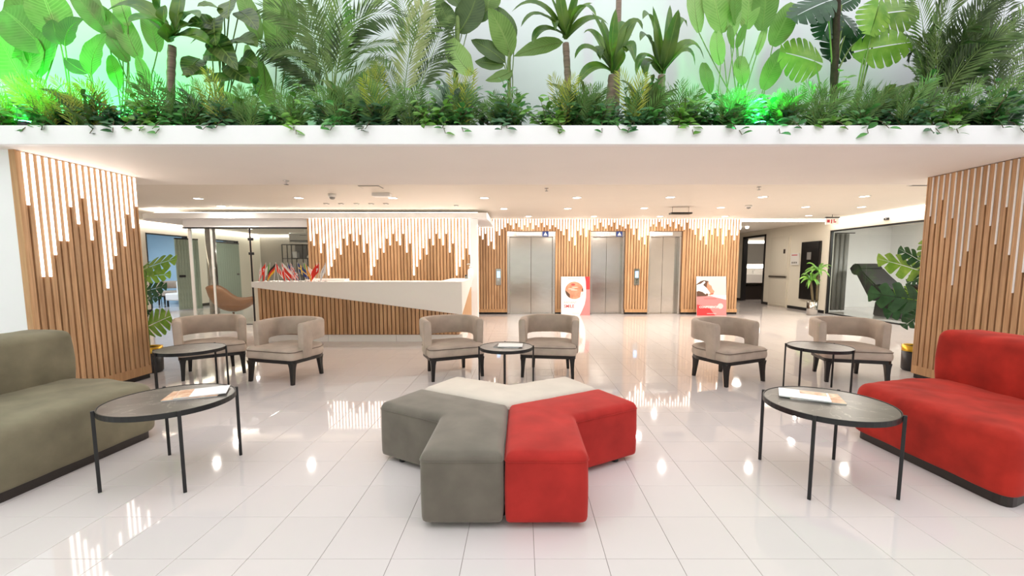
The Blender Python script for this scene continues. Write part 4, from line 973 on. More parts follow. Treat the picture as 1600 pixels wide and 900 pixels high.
B().box(0, 0.40, 0, 0.05, 0, 0.37, bev=0.004).build('case', 'plastic', t); B().box(0.06, 0.34, 0.05, 0.054, 0.30, 0.325).build('red_strip', 'textred', t)
for x in (0.06, 0.16, 0.26): B().box(x, x + 0.06, 0.05, 0.058, 0.05, 0.1).build('button', 'greyplastic', t)
struct(B().box(XR - 0.02, XR + .15, 15.50, 15.58, 0, 2.50).box(XR - 0.02, XR + .15, 17.01, 17.09, 0, 2.50).box(XR - 0.02, XR + .15, 15.50, 17.09, 2.43, 2.50).build('door_1', 'black'))
t = thing('vanity', (8.95, 17.55, 0), 'pale washroom vanity with lit mirror seen through the black doorway', 'vanity')
B().box(0, 1.9, 0, 0.6, 0.68, 1.04, bev=0.01).build('counter', 'counter', t); B().box(0, 1.9, 0.56, 0.64, 1.44, 2.3).build('mirror_panel', 'greyplastic', t)
B().box(0, 1.9, 0.6, 0.64, 1.28, 1.44).build('splash_light', 'cove', t); B().box(0, 1.9, 0.56, 0.64, 2.32, 2.42).build('top_light', 'cove', t); B().box(0, 1.9, 0.6, 0.64, 1.04, 1.28).build('splash_panel', 'counter', t)
B().box(0.0, 1.9, 0.1, 0.6, 0.0, 0.55).build('cupboard', 'plinth', t)
for x in (0.35, 0.75): B().tube([(x, 0.5, 1.04), (x, 0.5, 1.18), (x, 0.38, 1.2)], 0.014, 8).build('tap', 'chrome', t, True)

# ================================================================== PLANTS
def leaf_blade(b, p0, p1, p2, W, prof, face, fold=0.12, n=12, wave=0.0, ph=0):
    """a leaf along a bezier; half width W*prof(t); the blade is folded along the midrib"""
    rows = []; b.uv += [(0.5, 0.5)] * (len(b.v) - len(b.uv)); b.uv += [(a, i / n) for i in range(n + 1) for a in (0, .25, .5, .75, 1)]
    for i in range(n + 1):
        t = i / n; p = bez(p0, p1, p2, t)
        d = (bez(p0, p1, p2, min(1, t + .02)) - bez(p0, p1, p2, max(0, t - .02))).normalized()
        side = d.cross(face)
        if side.length < .05: side = d.cross(Vector((1, 0, .2)))
        side.normalize(); nr = side.cross(d).normalized(); h = max(W * prof(t), W * 0.01)
        if nr.dot(face) < 0: nr = -nr
        wv = wave * W * math.sin(t * 22 + ph)
        rows.append([p - side * h + nr * (fold * h + wv), p - side * h * .5 + nr * (fold * h * .4 + wv * .4), p, p + side * h * .5 + nr * (fold * h * .4 - wv * .4), p + side * h + nr * (fold * h - wv)])
    b.rings(rows, False, closed=False)
prof_paddle = lambda t: (math.sin(PI * min(1, t * .94 + .03)) ** .55) * (1 - .12 * t)
prof_oval = lambda t: math.sin(PI * (t ** .85)) ** .8 if 0 < t < 1 else 0
prof_strap = lambda t: (min(1, .35 + t * 2.2)) * (1 - t ** 3.2) ** .8 if t < 1 else 0
prof_heart = lambda t: (math.sin(PI * (t ** .6)) ** .7 if 0 < t < 1 else 0)
FACE = Vector((0.05, -0.9, 0.35)).normalized()
def jit(v, a): return Vector((v.x + R.uniform(-a, a), v.y + R.uniform(-a, a), v.z + R.uniform(-a, a)))
PXM = lambda Y: Y / F
class Plant:
    def __init__(s, name, px, Y, label, cat, group=None, z=None, loc=None, by=190):
        s.Y = Y; p = aty(px, by, Y); s.o = Vector(loc) if loc is not None else Vector((p.x, Y, 2.53 if z is None else z))
        s.t = thing(name, s.o, label, cat, group)
    def P(s, px, py, dy=0.0): return aty(px, py, s.Y + dy) - s.o
    def leaf(s, bx, by, cx, cy, tx, ty, Wpx, m, prof=prof_paddle, dy=(0, 0, 0), face=None, fold=.12, wave=0.03, stem=None, stemr=.006, rib=True):
        p0, p1, p2 = s.P(bx, by, dy[0]), s.P(cx, cy, dy[1]), s.P(tx, ty, dy[2]); W = Wpx * .5 * PXM(s.Y)
        f = face or jit(FACE, .25).normalized(); b = B(); leaf_blade(b, p0, p1, p2, W, prof, f, fold, wave=wave, ph=R.uniform(0, 6))
        lf = b.build('leaf', m, s.t, True)
        if rib:
            B().tube([bez(p0, p1, p2, k / 6) - f * -.002 for k in range(7)], [max(.0012, .0045 * (1 - k / 6.5)) for k in range(7)], 4, False).build('midrib', 'stem', lf, True)
        if stem:
            q = s.P(*stem); mid = p0.lerp(q, .5) + Vector((0, 0.02, 0)) + (p0 - p1).normalized() * .04
            B().tube([bez(q, mid, p0, k / 6) for k in range(7)], stemr, 6, False).build('stem', 'stem', s.t, True)
        return lf
    def frond(s, bx, by, cx, cy, tx, ty, Lpx, m, n=26, dy=(0, 0, 0), droop=.35, ang=.9, w=.17):
        p0, p1, p2 = s.P(bx, by, dy[0]), s.P(cx, cy, dy[1]), s.P(tx, ty, dy[2])
        return frond_mesh(s.t, p0, p1, p2, Lpx * PXM(s.Y), m, n, droop, ang, w)
    def trunk(s, pts, r, m='bark', n=10):
        q = [s.P(x, y, (d[0] if d else 0)) for x, y, *d in pts]; fine = []
        for i in range(len(q) - 1): fine += [q[i].lerp(q[i + 1], k / 8) for k in range(8)]
        fine.append(q[-1]); rr = [r * (1 + .07 * math.sin(i * 2.3)) for i in range(len(fine))]
        return B().tube(fine, rr, n).build('trunk', m, s.t, True)
def frond_mesh(parent, p0, p1, p2, L, m, n=26, droop=.35, ang=.9, w=.17, start=.18, face=None):
    b = B(); f = face or jit(FACE, .35).normalized()
    for i in range(n):
        t = start + (1 - start) * (i + .5) / n; p = bez(p0, p1, p2, t)
        d = (bez(p0, p1, p2, min(1, t + .03)) - bez(p0, p1, p2, max(0, t - .03))).normalized()
        side = d.cross(f).normalized(); ln = L * (math.sin(PI * (.16 + .76 * (t - start) / (1 - start))) ** .7)
        for sg in (-1, 1):
            a = ang * (1 - .35 * t) + R.uniform(-.07, .07); dr = (d * math.cos(a) + side * sg * math.sin(a)).normalized()
            dn = Vector((0, 0, -1)) * droop; e = p + dr * ln * R.uniform(.85, 1.05) + dn * ln * .45 + f * ln * R.uniform(-.08, .12)
            mid = p + dr * ln * .45 + dn * ln * .06; ww = d * (w * L * .30)
            up = f * ww.length * .5
            b.add([p, mid - ww + up * .2, e, mid + ww + up * .2, mid + up], [(0, 1, 4), (1, 2, 4), (4, 2, 3), (0, 4, 3)])
    fr = b.build('frond', m, parent)
    B().tube([bez(p0, p1, p2, k / 8) for k in range(9)], [max(.0015, .006 * (1 - k / 9)) for k in range(9)], 5, False).build('rachis', 'stem', fr, True)
    return fr
# --- broad leaves in green light at the far left
p = Plant('broadleaf_plant', 45, 4.45, 'broad leaved plant in green light at the left end of the planter', 'plant')
for a in ((45, 140, 20, 100, -5, 50, 70), (55, 125, 70, 80, 90, 35, 62), (70, 80, 40, 40, 5, 15, 66), (92, 60, 80, 20, 60, -25, 56), (25, 80, 0, 50, -30, 20, 60), (40, 110, 60, 90, 30, 60, 60), (20, 60, 30, 20, 40, -20, 50)):
    p.leaf(*a, 'paddle', dy=(R.uniform(-.1, .2),) * 3, stem=(45, 185), face=jit(FACE, .4).normalized())
p = Plant('broadleaf_plant', 150, 4.35, 'plant with one wide oval leaf lit green, third plant from the left end', 'plant')
p.leaf(143, 117, 140, 80, 168, 52, 46, 'paddle', prof_oval, stem=(150, 185)); p.leaf(102, 73, 100, 40, 130, 30, 34, 'paddledark', prof_oval, stem=(112, 185)); p.leaf(138, 115, 115, 105, 100, 90, 22, 'paddledark', prof_oval, stem=(148, 185)); p.leaf(95, 70, 85, 50, 82, 30, 30, 'paddledark', prof_oval, stem=(110, 185))
# --- bird of paradise clusters
p = Plant('bird_of_paradise', 200, 4.5, 'bird of paradise with long upright paddle leaves near the left end', 'plant')
for a in ((201, 97, 185, 75, 157, 40, 23), (218, 92, 200, 60, 182, 12, 30), (190, 62, 175, 40, 152, 8, 26), (246, 81, 240, 50, 226, 12, 27), (186, 138, 182, 115, 172, 86, 24), (235, 148, 228, 115, 214, 88, 21), (166, 52, 145, 20, 110, -15, 32), (162, 38, 150, 10, 132, -22, 24), (200, 40, 190, 10, 178, -25, 28)):
    p.leaf(*a, R.choice(['paddle', 'paddlelight', 'paddle']), dy=(0, -.05, R.uniform(-.1, .15)), stem=(R.uniform(185, 225), 188))
p = Plant('bird_of_paradise', 1150, 4.55, 'bird of paradise with tall paddle leaves right of the planter middle', 'plant')
for a in ((1092, 51, 1083, 10, 1085, -30, 28), (1128, 52, 1118, 10, 1112, -35, 46), (1166, 46, 1172, 5, 1170, -35, 34), (1190, 48, 1196, 5, 1200, -35, 38), (1141, 62, 1150, 20, 1148, -20, 22), (1126, 101, 1118, 75, 1120, 48, 24), (1146, 76, 1138, 55, 1142, 40, 15), (1151, 75, 1158, 55, 1164, 38, 12), (1182, 86, 1190, 60, 1198, 38, 13), (1110, 146, 1102, 120, 1100, 98, 25), (1162, 132, 1155, 110, 1160, 88, 27), (1192, 140, 1205, 110, 1224, 76, 30), (1207, 72, 1222, 40, 1240, 5, 36), (1150, 40, 1145, 0, 1155, -30, 26)):
    p.leaf(*a, R.choice(['paddle', 'paddlelight', 'paddle']), dy=(0, -.03, R.uniform(-.12, .1)), stem=(R.uniform(1110, 1190), 188), stemr=.005)
p = Plant('traveller_palm', 420, 4.6, 'plant with very tall wide paddle leaves left of the feathery palm', 'plant')
for a in ((432, 98, 436, 40, 424, -35, 46), (407, 62, 392, 20, 372, -15, 28), (426, 168, 408, 130, 400, 88, 30), (450, 70, 455, 30, 452, -20, 28), (400, 130, 392, 100, 385, 70, 20)):
    p.leaf(*a, R.choice(['paddle', 'paddlelight']), dy=(0, 0, R.uniform(-.1, .1)), stem=(R.uniform(415, 432), 188))
p = Plant('banana_plant', 720, 4.5, 'banana plant with dark and pale oval leaves left of centre', 'plant')
p.trunk([(713, 190), (712, 120), (716, 20)], .026, 'stem'); p.trunk([(796, 190), (795, 100), (798, 60)], .018, 'stem')
for a in ((741, 116, 712, 100, 702, 52, 38, 'paddlelight'), (716, 52, 738, 25, 748, -20, 44, 'paddledark'), (707, 46, 695, 25, 684, -5, 28, 'paddledark'), (797, 90, 790, 50, 762, 12, 36, 'paddle'), (790, 98, 765, 75, 736, 62, 30, 'paddledark'), (788, 102, 765, 98, 742, 96, 24, 'paddledark'), (803, 66, 795, 35, 775, 8, 24, 'paddledark'), (800, 110, 785, 122, 758, 126, 20, 'paddle'), (722, 12, 705, -5, 690, -35, 30, 'paddledark'), (760, 20, 765, -5, 770, -30, 34, 'paddle'), (735, 35, 760, 20, 775, 0, 30, 'paddledark')):
    p.leaf(*a[:7], a[7], prof_oval, dy=(0, -.06, R.uniform(-.15, .1)), stem=(a[0] * .3 + (716 if a[0] < 760 else 797) * .7, min(170, a[1] + 55)), stemr=.005)
# --- trunked dracaenas
def dracaena(px, Y, pts, r, crown, tips, label, m='strap', Wpx=17, extra=None, name='dracaena'):
    p = Plant(name, px, Y, label, 'plant', 'trunked dracaenas in the planter'); p.trunk(pts, r)
    cx, cy = crown
    for tx, ty, kx, ky in tips:
        p.leaf(cx + R.uniform(-3, 3), cy + R.uniform(-4, 4), kx, ky, tx, ty, Wpx * R.uniform(.9, 1.2), m, prof_strap, dy=(0, R.uniform(-.3, .1), R.uniform(-.4, .15)), face=Vector((R.uniform(-.3, .3), -.75, .65)).normalized(), fold=.3, wave=0)
    return p
dracaena(268, 4.35, [(267, 190), (267, 120), (269, 72)], .036, (268, 62), [(165, 18, 225, -18), (312, 28, 296, 5), (258, 8, 250, 30), (332, 76, 310, 42), (305, 40, 290, 25), (240, -20, 250, 10), (285, -25, 280, 15), (200, 35, 235, 15), (326, 55, 300, 50)], 'leafy trunked palm with grey trunk left of the spotted leaf plant', Wpx=24, name='trunked_palm')
dracaena(886, 4.35, [(889, 190), (887, 120), (884, 68)], .033, (884, 58), [(800, 18, 845, -25), (832, 70, 838, 30), (814, 42, 838, -5), (868, 48, 862, 12), (950, 38, 920, 12), (905, -25, 896, 15), (932, 26, 908, -20), (872, -30, 876, 10), (855, -15, 868, 10), (925, 5, 905, 10)], 'trunked dracaena with slim grey trunk right of the banana plant').leaf(880, 66, 845, 70, 803, 88, 26, 'paddle', prof_oval)
dracaena(955, 4.3, [(951, 192), (954, 150), (957, 118)], .04, (957, 112), [(898, 92, 912, 48), (903, 132, 922, 88), (912, 52, 930, 32), (987, 56, 968, 2), (992, 98, 986, 35), (1004, 46, 990, 2), (938, 94, 930, 55), (962, 14, 955, 60), (978, 82, 985, 60), (925, 20, 945, 50), (940, 30, 948, 60)], 'trunked dracaena with arching leaves in the planter middle')
dracaena(1033, 4.3, [(1031, 192), (1032, 150), (1034, 118)], .036, (1034, 112), [(1004, 30, 1016, -8), (1047, 8, 1044, 50), (1074, 42, 1062, 0), (1100, 92, 1082, 35), (1086, 102, 1080, 50), (1000, 64, 1008, 30), (1010, 124, 1000, 75), (994, 118, 1000, 58), (1060, 15, 1052, 50), (1020, 10, 1026, 60)], 'trunked dracaena with green lit leaves beside the tall paddle leaves')
t = thing('moss_pole', aty(963, 190, 4.9) * 1.0, 'thin grey pole standing behind the middle dracaena', 'pole'); t.location.z = 2.53
B().tube([(0, 0, 0), (0, 0, 1.7)], .03, 10).build('shaft', 'bark', t, True); B().lathe([(0.05, 0), (0.05, 0.03)], 10).build('foot', 'bark', t)
# --- spotted dieffenbachia
p = Plant('dumb_cane', 345, 4.4, 'dumb cane with dark yellow spotted leaves left of the tall paddles', 'plant')
for a in ((335, 28, 333, 50, 338, 72, 38), (318, 86, 340, 82, 362, 96, 24), (312, 92, 298, 100, 292, 122, 32), (330, 110, 308, 108, 284, 118, 22), (345, 48, 322, 48, 298, 68, 30), (360, 0, 358, 12, 355, 30, 36), (372, 60, 388, 58, 402, 74, 30), (378, 90, 390, 90, 402, 106, 28), (362, 120, 340, 122, 318, 128, 20), (350, 18, 330, 5, 308, 10, 30), (374, 18, 390, 25, 402, 48, 30), (345, 74, 372, 62, 398, 68, 28), (330, 60, 350, 75, 372, 110, 34), (340, 40, 310, 30, 290, 40, 28), (355, 100, 375, 118, 395, 130, 30)):
    p.leaf(*a, 'dieff', prof_heart, dy=(0, -.12, R.uniform(-.25, .0)), stem=(345 + R.uniform(-8, 8), 185), fold=.2)
# --- feathery palms
p = Plant('areca_palm', 520, 4.5, 'feathery areca palm left of centre in the planter', 'palm')
for a in ((515, 150, 500, 20, 410, 12, 44), (515, 150, 505, 55, 408, 72, 46), (520, 150, 522, -10, 465, -25, 48), (522, 150, 530, -5, 628, 28, 46), (524, 150, 545, 55, 628, 72, 44), (515, 160, 475, 80, 413, 78, 40), (512, 165, 485, 105, 448, 88, 42), (526, 160, 560, 95, 605, 100, 40), (520, 150, 528, 60, 535, -15, 50), (522, 165, 550, 125, 592, 112, 36), (510, 165, 470, 120, 445, 110, 38), (518, 150, 540, 30, 585, 0, 46), (518, 150, 500, 60, 480, 10, 44)):
    p.frond(*a, R.choice(['palm', 'palm', 'palmdark']), 28, dy=(0, R.uniform(-.1, .15), R.uniform(-.35, .25)))
for k in range(5): B().tube([p.P(515 + k * 4, 192), p.P(514 + k * 4, 140)], .008, 6).build('cane', 'stem', p.t, True)
p = Plant('feather_palm', 635, 4.4, 'pale palm with one large upright frond right of the feathery areca', 'palm')
p.frond(630, 180, 634, 80, 658, 10, 48, 'palmpale', 34, droop=.15); p.frond(634, 180, 668, 88, 702, 96, 36, 'palmdark', 26); p.frond(638, 180, 680, 70, 694, 42, 40, 'palmdark', 26)
p.frond(632, 180, 610, 110, 588, 95, 30, 'palm', 22); p.frond(640, 100, 655, 40, 700, 22, 34, 'palm', 20); p.frond(640, 90, 645, 30, 618, -20, 36, 'palm', 20); p.frond(640, 90, 660, 10, 690, -30, 36, 'palm', 20)
p = Plant('areca_palm', 1460, 4.45, 'dense dark feathery palm near the right end of the planter', 'palm')
for a in ((1450, 180, 1440, 60, 1418, 85, 40), (1452, 180, 1465, 50, 1560, -5, 46), (1455, 180, 1480, 70, 1600, 28, 44), (1452, 180, 1460, 30, 1505, -25, 46), (1450, 180, 1448, 20, 1428, -15, 42), (1460, 180, 1500, 80, 1562, 60, 42), (1455, 170, 1440, 80, 1420, 60, 38), (1450, 180, 1470, 60, 1520, 40, 46), (1448, 180, 1455, 60, 1475, -10, 44), (1455, 185, 1490, 110, 1545, 100, 38), (1450, 180, 1430, 110, 1425, 105, 30)):
    p.frond(*a, R.choice(['palmdark', 'palmdark', 'palm']), 28, dy=(0, R.uniform(-.1, .15), R.uniform(-.3, .25)), droop=.3)
for k in range(12):
    tx = R.uniform(1425, 1600); p.frond(R.uniform(1448, 1475), 182, tx * .55 + 1455 * .45, R.uniform(20, 100), tx, R.uniform(-20, 120), R.uniform(34, 46), R.choice(['palmdark', 'palmdark', 'palm']), 24, dy=(0, R.uniform(-.1, .2), R.uniform(-.3, .3)), droop=.3)
for k in range(4): B().tube([p.P(1446 + k * 5, 192), p.P(1446 + k * 5, 130)], .009, 6).build('cane', 'stem', p.t, True)
p = Plant('areca_palm', 1565, 4.5, 'feathery palm with drooping fronds at the right end of the planter', 'palm')
for a in ((1560, 180, 1550, 60, 1525, 20, 44), (1562, 180, 1575, 60, 1610, 10, 46), (1565, 180, 1590, 90, 1640, 70, 44), (1558, 180, 1530, 80, 1500, 75, 42), (1560, 180, 1535, 110, 1500, 120, 38), (1568, 180, 1595, 120, 1640, 120, 40), (1562, 180, 1560, 60, 1575, -20, 46), (1564, 180, 1580, 70, 1650, 30, 44), (1562, 180, 1545, 90, 1555, 50, 40)):
    p.frond(*a, R.choice(['palm', 'palmdark']), 26, dy=(0, R.uniform(-.1, .15), R.uniform(-.3, .25)), droop=.4)
# --- monstera leaves
def monstera_leaf(parent, p0, tip, size, m, roll=0.0, face=None, nsl=5, width=.5, deep=False):
    if deep: nsl = 3
    """heart shaped leaf with deep slits; p0 = where the stalk meets the blade"""
    d = (tip - p0).normalized(); f = (face or FACE); side = d.cross(f).normalized(); nr = side.cross(d); b = B()
    L = (tip - p0).length
    def pt(u, v, bend=.10): return p0 + d * (u * L) + side * (v * L) + nr * (-abs(v) * L * .22 + .02 * L - bend * L * u * u)
    def edge(u): # half width at u in -0.28..1
        x = (u + .28) / 1.28; return width * (math.sin(PI * max(0.0, min(1, x)) ** .72) ** .75) if 0 < x < 1 else 0
    for sg in (-1, 1):
        # lobes between slits, each a strip from midrib to margin
        n = nsl + 2; us = [-.28 + 1.28 * k / n for k in range(n + 1)]
        for k in range(n):
            u0, u1 = us[k], us[k + 1]; g = .028 if 0 < k else 0.0; g1 = .028 if k < n - 1 else 0.0
            a = max(.02, u0); c_ = max(.02, u1); sh = .16
            rowsu = []
            for s_, w_ in (((0.03, 0), (.2, .2), (.5, .9), (.75, 1.2), (.93, 1.4), (1.0, 2.4)) if deep else ((0.03, 0), (.25, 0), (.5, .05), (.75, .5), (.93, .6), (1.0, 1.1))):
                ss = sh * s_ * .8
                q0 = u0 + g * w_ + (ss if k > 0 else ss * .2); q1 = u1 - g1 * w_ + ss * (1 if k < n - 1 else 0)
                if s_ < .1: q0, q1 = a, c_
                e0, e1 = edge(min(.985, max(-.26, u0))) * s_, edge(min(.985, u1)) * s_
                rowsu.append([pt(min(1.04, q0), sg * e0), pt(min(1.05, (q0 + q1) / 2), sg * (e0 + e1) / 2 * (1.05 if s_ == 1 else 1)), pt(min(1.04, q1), sg * e1)])
            b.rings(rowsu, False, closed=False)
    return b.build('leaf', m, parent, True)
def add_monstera(p, bx, by, tx, ty, m, stem, face=None, dy=0, width=.5, deep=False):
    p0, p2 = p.P(bx, by, dy), p.P(tx, ty, dy - .05)
    monstera_leaf(p.t, p0, p2, 1, m, face=face or jit(FACE, .3).normalized(), width=width, deep=deep)
    q = p.P(*stem); B().tube([bez(q, q.lerp(p0, .6) + Vector((0, 0, .12)), p0, k / 8) for k in range(9)], .008, 6, False).build('stem', 'stem', p.t, True)
p = Plant('monstera', 1303, 4.45, 'monstera with split leaves on a dark moss pole right of the tall paddles', 'plant')
p.trunk([(1302, 190), (1304, 100), (1308, -10)], .034, 'darkbark')
for a in ((1272, 96, 1222, 78, 'monstera', (1288, 188), .62), (1290, 4, 1238, 24, 'monsteradark', (1300, 100), .55), (1315, 8, 1345, -8, 'monsteradark', (1304, 100), .6), (1318, 30, 1340, 55, 'monsteradark', (1304, 120), .55), (1322, 52, 1298, 92, 'monsteradark', (1304, 120), .6), (1378, 22, 1440, 12, 'monstera', (1335, 188), .62), (1352, 78, 1432, 62, 'monstera', (1332, 188), .42), (1340, 66, 1366, 42, 'monsteradark', (1305, 120), .55), (1372, 10, 1362, 52, 'monstera', (1334, 188), .6), (1300, 20, 1285, 60, 'monsteradark', (1304, 110), .5)):
    add_monstera(p, *a[:5], a[5], dy=R.uniform(-.1, .1), width=a[6])

# --- undergrowth: every clump is a plant of its own
ovate = {}
for nm, m in (('shrub', 'shrub'), ('shrublight', 'shrublight'), ('shrubdark', 'shrubdark'), ('calathea', 'calathea'), ('dieff', 'dieff')):
    b = B(); leaf_blade(b, Vector((0, 0, 0)), Vector((0, .55, .10)), Vector((0, 1, -.10)), .27 if nm != 'calathea' else .24, prof_oval, Vector((0, 0, 1)), .18, 6)
    ovate[nm] = b.mesh('leaf', m, True)
def place_leaf(parent, me, p, d, nrm, size):
    y = d.normalized(); x = y.cross(nrm)
    if x.length < .05: x = y.cross(Vector((1, 0, 0)))
    x.normalize(); z = x.cross(y); mt = Matrix((x, y, z)).transposed().to_4x4() @ Matrix.Scale(size, 4); mt.translation = p
    o = link('leaf', me, parent); o.matrix_local = mt; return o
def sprig(px, Y, h, label, leafk, name='leafy_shrub', nst=5, nl=7, size=.075, spread=.16, trail=False, group='leafy shrubs along the planter rim', joined=False):
    p = Plant(name, px, Y, label, 'plant', group); sb = B(); fb = B()
    for s_ in range(nst):
        a = R.uniform(0, 2 * PI); hh = h * R.uniform(.5, 1.05); tip = Vector((math.cos(a) * spread * R.uniform(.3, 1.1), math.sin(a) * spread * .6 - .03, hh))
        if trail and s_ < 2: tip = Vector((R.uniform(-.14, .14), -(Y - 3.765), R.uniform(-.06, .0))); mid = Vector((tip.x * .4, tip.y * .5, .2))
        else: mid = Vector((tip.x * .2, tip.y * .2, hh * .55))
        sb.tube([bez(Vector((0, 0, 0)), mid, tip, k / 5) for k in range(6)], .003, 4, False)
        for k in range(nl):
            t = .2 + .8 * (k + 1) / nl; q = bez(Vector((0, 0, 0)), mid, tip, t); b_ = R.uniform(0, 2 * PI)
            d = Vector((math.cos(b_), math.sin(b_) * .7 - .35, R.uniform(-.35, .45))); nr = Vector((R.uniform(-.4, .4), -.6, .7)).normalized(); sz = size * R.uniform(.75, 1.25)
            if joined:
                d.normalize(); leaf_blade(fb, q, q + d * sz * .55 + nr * sz * .1, q + d * sz - nr * sz * .1, sz * .27, prof_oval, nr, .18, 4)
            else: place_leaf(p.t, ovate[leafk], q, d, nr, sz)
    sb.build('stems', 'twig', p.t)
    if joined: tag(fb.build('foliage', leafk, p.t, True), kind='stuff')
    return p
def rosette(px, Y, h, label, m, n=9, w=.05, name='rosette_plant', prof=prof_oval, group='broad leaved rosettes along the planter rim'):
    p = Plant(name, px, Y, label, 'plant', group)
    for k in range(n):
        a = 2 * PI * k / n + R.uniform(-.3, .3); rr = h * R.uniform(.45, .85); e = Vector((math.cos(a) * rr, math.sin(a) * rr * .5 - .1, h * R.uniform(.45, 1.0)))
        b = B(); leaf_blade(b, Vector((0, 0, 0.02)), Vector((e.x * .35, e.y * .35, e.z * 1.05)), e, w * R.uniform(.8, 1.2), prof, Vector((R.uniform(-.2, .2), -.7, .6)).normalized(), .2, 8); b.build('leaf', m, p.t, True)
    return p
def fern(px, Y, h, label, m, n=6, name='fern', L=.14, group='ferns along the planter rim', fan=.9):
    p = Plant(name, px, Y, label, 'fern', group)
    for k in range(n):
        a = -fan + 2 * fan * (k + .5) / n + R.uniform(-.12, .12); hh = h * R.uniform(.75, 1.05); e = Vector((math.sin(a) * hh * .75, -R.uniform(.02, .2), math.cos(a) * hh))
        frond_mesh(p.t, Vector((0, 0, 0)), Vector((e.x * .35, 0.02, e.z * .75)), e, L * h / .4, m, 14, .1, .85, .20, .1)
    return p
zones = [(25, 'under the green lit leaves at the far left'), (90, 'below the wide green lit oval leaf'), (165, 'under the left bird of paradise'), (235, 'beside the left grey trunk'), (305, 'under the dumb cane'), (375, 'below the dumb cane and tall paddles'), (450, 'left of the areca palm foot'), (525, 'at the foot of the left areca palm'), (595, 'right of the left areca palm'), (660, 'under the pale upright frond'), (730, 'at the foot of the banana plant'), (800, 'between the banana plant and the slim trunk'), (870, 'at the foot of the slim trunked dracaena'), (930, 'left of the middle dracaena trunk'), (1000, 'between the two arching dracaenas'), (1070, 'left of the green spotlight'), (1140, 'under the tall paddle leaves by the green spotlight'), (1215, 'right of the green spotlight'), (1285, 'at the foot of the monstera pole'), (1350, 'right of the monstera pole'), (1420, 'left of the dark right palm'), (1490, 'under the dark right palm'), (1555, 'under the last palm at the right end')]
for i, (zx, zt_) in enumerate(zones):
    j = lambda a=22: zx + R.uniform(-a, a)
    left = i < 3
    sprig(j(), R.uniform(4.12, 4.3), R.uniform(.42, .58), f'upright glossy leafy shrub {zt_}', 'shrub' if i % 3 else 'shrublight', nst=7, nl=9, size=.09, spread=.2)
    sprig(j(), R.uniform(3.95, 4.02), R.uniform(.2, .28), f'low trailing leafy plant {zt_}', ['shrublight', 'shrub', 'shrubdark'][i % 3], nst=12, nl=9, size=.085, spread=.24, trail=True, name='trailing_plant', group='trailing plants on the planter rim', joined=True)
    sprig(j(), R.uniform(4.05, 4.2), R.uniform(.22, .32), f'low dense dark shrub {zt_}', 'shrubdark' if i % 2 else 'shrub', nst=22, nl=10, size=.085, spread=.3, name='dense_shrub', group='dense low shrubs in the planter', joined=True)
    fern(j(), R.uniform(3.92, 4.02), R.uniform(.36, .48), f'blue green fern {zt_}', 'fern' if not left else 'yellowfern', n=7)
    if i % 3 == 1: rosette(j(), R.uniform(4.0, 4.15), R.uniform(.38, .5), f'striped broad leaved rosette {zt_}', ['calathea', 'dieff'][i % 2], n=11, w=.055)
    if i % 3 == 2: rosette(j(), R.uniform(4.0, 4.15), R.uniform(.34, .46), f'bright green broad leaved rosette {zt_}', 'shrublight' if i % 2 else 'paddledark', n=11, w=.05)
for px, h, lab in ((115, .42, 'yellow green fern spilling over the rim near the left end'), (345, .50, 'tall yellow fern below the dumb cane'), (590, .52, 'large yellow green fern in front of the left areca palm'), (722, .48, 'pale yellow fern fan at the banana plant'), (880, .46, 'pale yellow fern fan at the slim trunk'), (990, .52, 'bright yellow fern between the arching dracaenas'), (55, .46, 'yellow green fern at the far left end')):
    fern(px, 3.94, h, lab, 'yellowfern', n=3, fan=.4, L=.12, group='yellow ferns along the planter rim')
# --- green flood lamps in the planter, the last ones added to strengthen the left glow
def flood(px, py, Y, label, energy, target, up=.2):
    p_ = aty(px, py, Y); t = thing('flood_lamp', (p_.x, Y, 2.535), label, 'lamp')
    B().box(-.05, .05, -.03, .03, 0, .02).build('bracket', 'black', t); B().lathe([(.05, .02), (.055, .05), (.05, .09)], 16).build('housing', 'black', t, True); B().lathe([(.045, .09), (.045, .095), (.03, .1)], 16).build('lens', 'ledgreen', t)
    lamp('lamp', 'POINT', t, (0, 0, up), energy, (0.02, 1, 0.12), .05)
flood(1188, 186, 3.95, 'small green flood lamp among the leaves right of centre', 30, None, .34)
flood(-12, 186, 4.2, 'green flood lamp beside the leaves at the far left end', 110, None)
flood(40, 186, 3.93, 'added green flood lamp at the rim below the broad leaves at the far left', 45, None, .5)  # extra lamp added so the front leaves turn a stronger green
flood(100, 186, 4.85, 'added green flood lamp low behind the left bird of paradise', 90, None)  # extra lamp added behind the leaves to boost the green glow

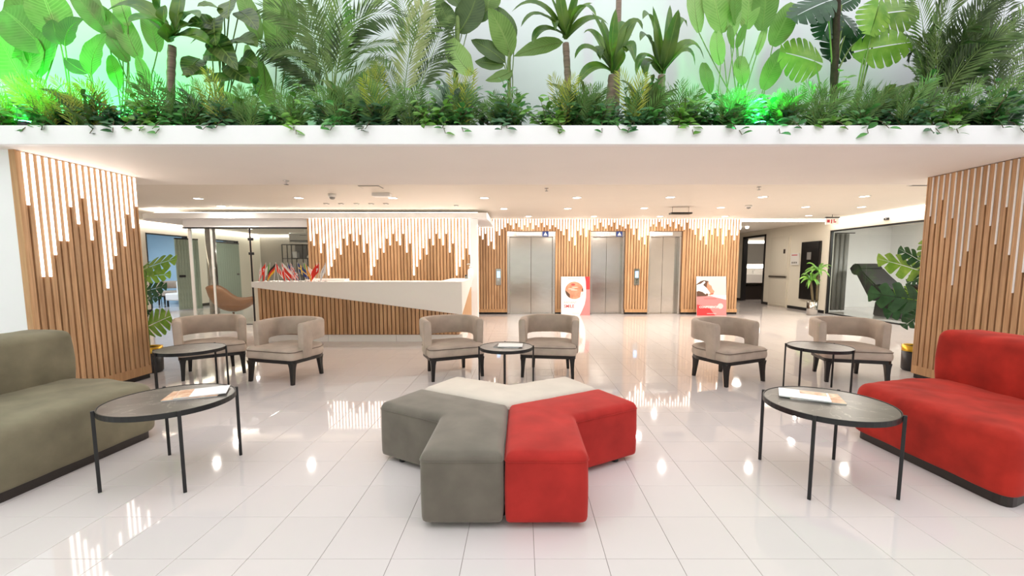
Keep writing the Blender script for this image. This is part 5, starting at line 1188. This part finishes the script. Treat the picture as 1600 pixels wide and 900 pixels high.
# --- potted plants on the floor
def pot(t, r, h):
    B().lathe([(r * .82, 0), (r * .95, .02), (r, h - .075)], 28).build('pot_body', 'potblack', t, True); B().lathe([(r + .001, h - .075), (r + .003, h), (r - .012, h), (r - .012, h - .02)], 28, cap=False).build('gold_band', 'gold', t, True); B().lathe([(.01, h - .03), (r - .012, h - .025)], 28).build('soil', 'soil', t)
pm = Plant('potted_monstera', 0, 5.4, 'potted monstera in black pot with brass band behind the lit left pillar', 'potted plant', loc=(-4.78, 5.44, 0)); pot(pm.t, .13, .335)
for a in ((228, 420, 272, 402, 'monstera', (232, 540), .42), (226, 432, 264, 428, 'monstera', (231, 540), .32), (228, 455, 258, 446, 'monsteradark', (232, 540), .4), (226, 470, 250, 462, 'monsteradark', (231, 540), .35), (232, 510, 264, 494, 'monstera', (234, 540), .62), (222, 440, 205, 420, 'monstera', (230, 540), .5), (226, 490, 200, 480, 'monsteradark', (230, 540), .5)):
    pm.Y = 5.42; add_monstera(pm, *a[:5], a[5], dy=R.uniform(-.04, .12), width=a[6] * .85, deep=True)
pm = Plant('potted_monstera', 0, 5.5, 'potted monstera in black pot with brass band behind the right pillar', 'potted plant', loc=(5.13, 5.52, 0)); pot(pm.t, .13, .335)
for a in ((1440, 425, 1376, 402, 'monstera', (1434, 540), .34), (1443, 412, 1408, 388, 'monsteradark', (1434, 540), .34), (1446, 405, 1444, 375, 'monstera', (1434, 540), .7), (1445, 428, 1420, 442, 'monsteradark', (1434, 540), .4), (1438, 470, 1362, 458, 'monsteradark', (1432, 540), .34), (1436, 476, 1385, 490, 'monsteradark', (1433, 540), .36), (1440, 462, 1400, 452, 'monstera', (1433, 540), .34), (1440, 490, 1412, 510, 'monsteradark', (1434, 540), .4), (1450, 450, 1480, 420, 'monstera', (1434, 540), .5)):
    pm.Y = 5.5; add_monstera(pm, *a[:5], a[5], dy=R.uniform(-.05, .15), width=a[6] * .85, deep=True)
pd = Plant('potted_dracaena', 0, 11.9, 'potted dracaena with two stems in a tall polished steel pot', 'potted plant', loc=(8.10, 11.9, 0)); pd.Y = 11.9
B().lathe([(.13, 0), (.135, .38)], 28).build('pot_body', 'steelpot', pd.t, True); B().lathe([(.01, .36), (.128, .365)], 24).build('soil', 'soil', pd.t)
for tx, ty, cl in ((1267, 440, 1), (1278, 425, 1)):
    pd.trunk([(1270 if tx < 1270 else 1276, 472), (tx, ty)], .03, 'twig')
    for k in range(16):
        a = 2 * PI * k / 16 + R.uniform(-.2, .2); l = R.uniform(.24, .42); base = pd.P(tx, ty); e = base + Vector((math.cos(a) * l, math.sin(a) * l * .7, R.uniform(-.22, .25)))
        b = B(); leaf_blade(b, base, base.lerp(e, .5) + Vector((0, 0, .22)), e, .036, prof_strap, Vector((0, -.6, .8)), .2, 7); b.build('leaf', 'shrublight', pd.t, True)
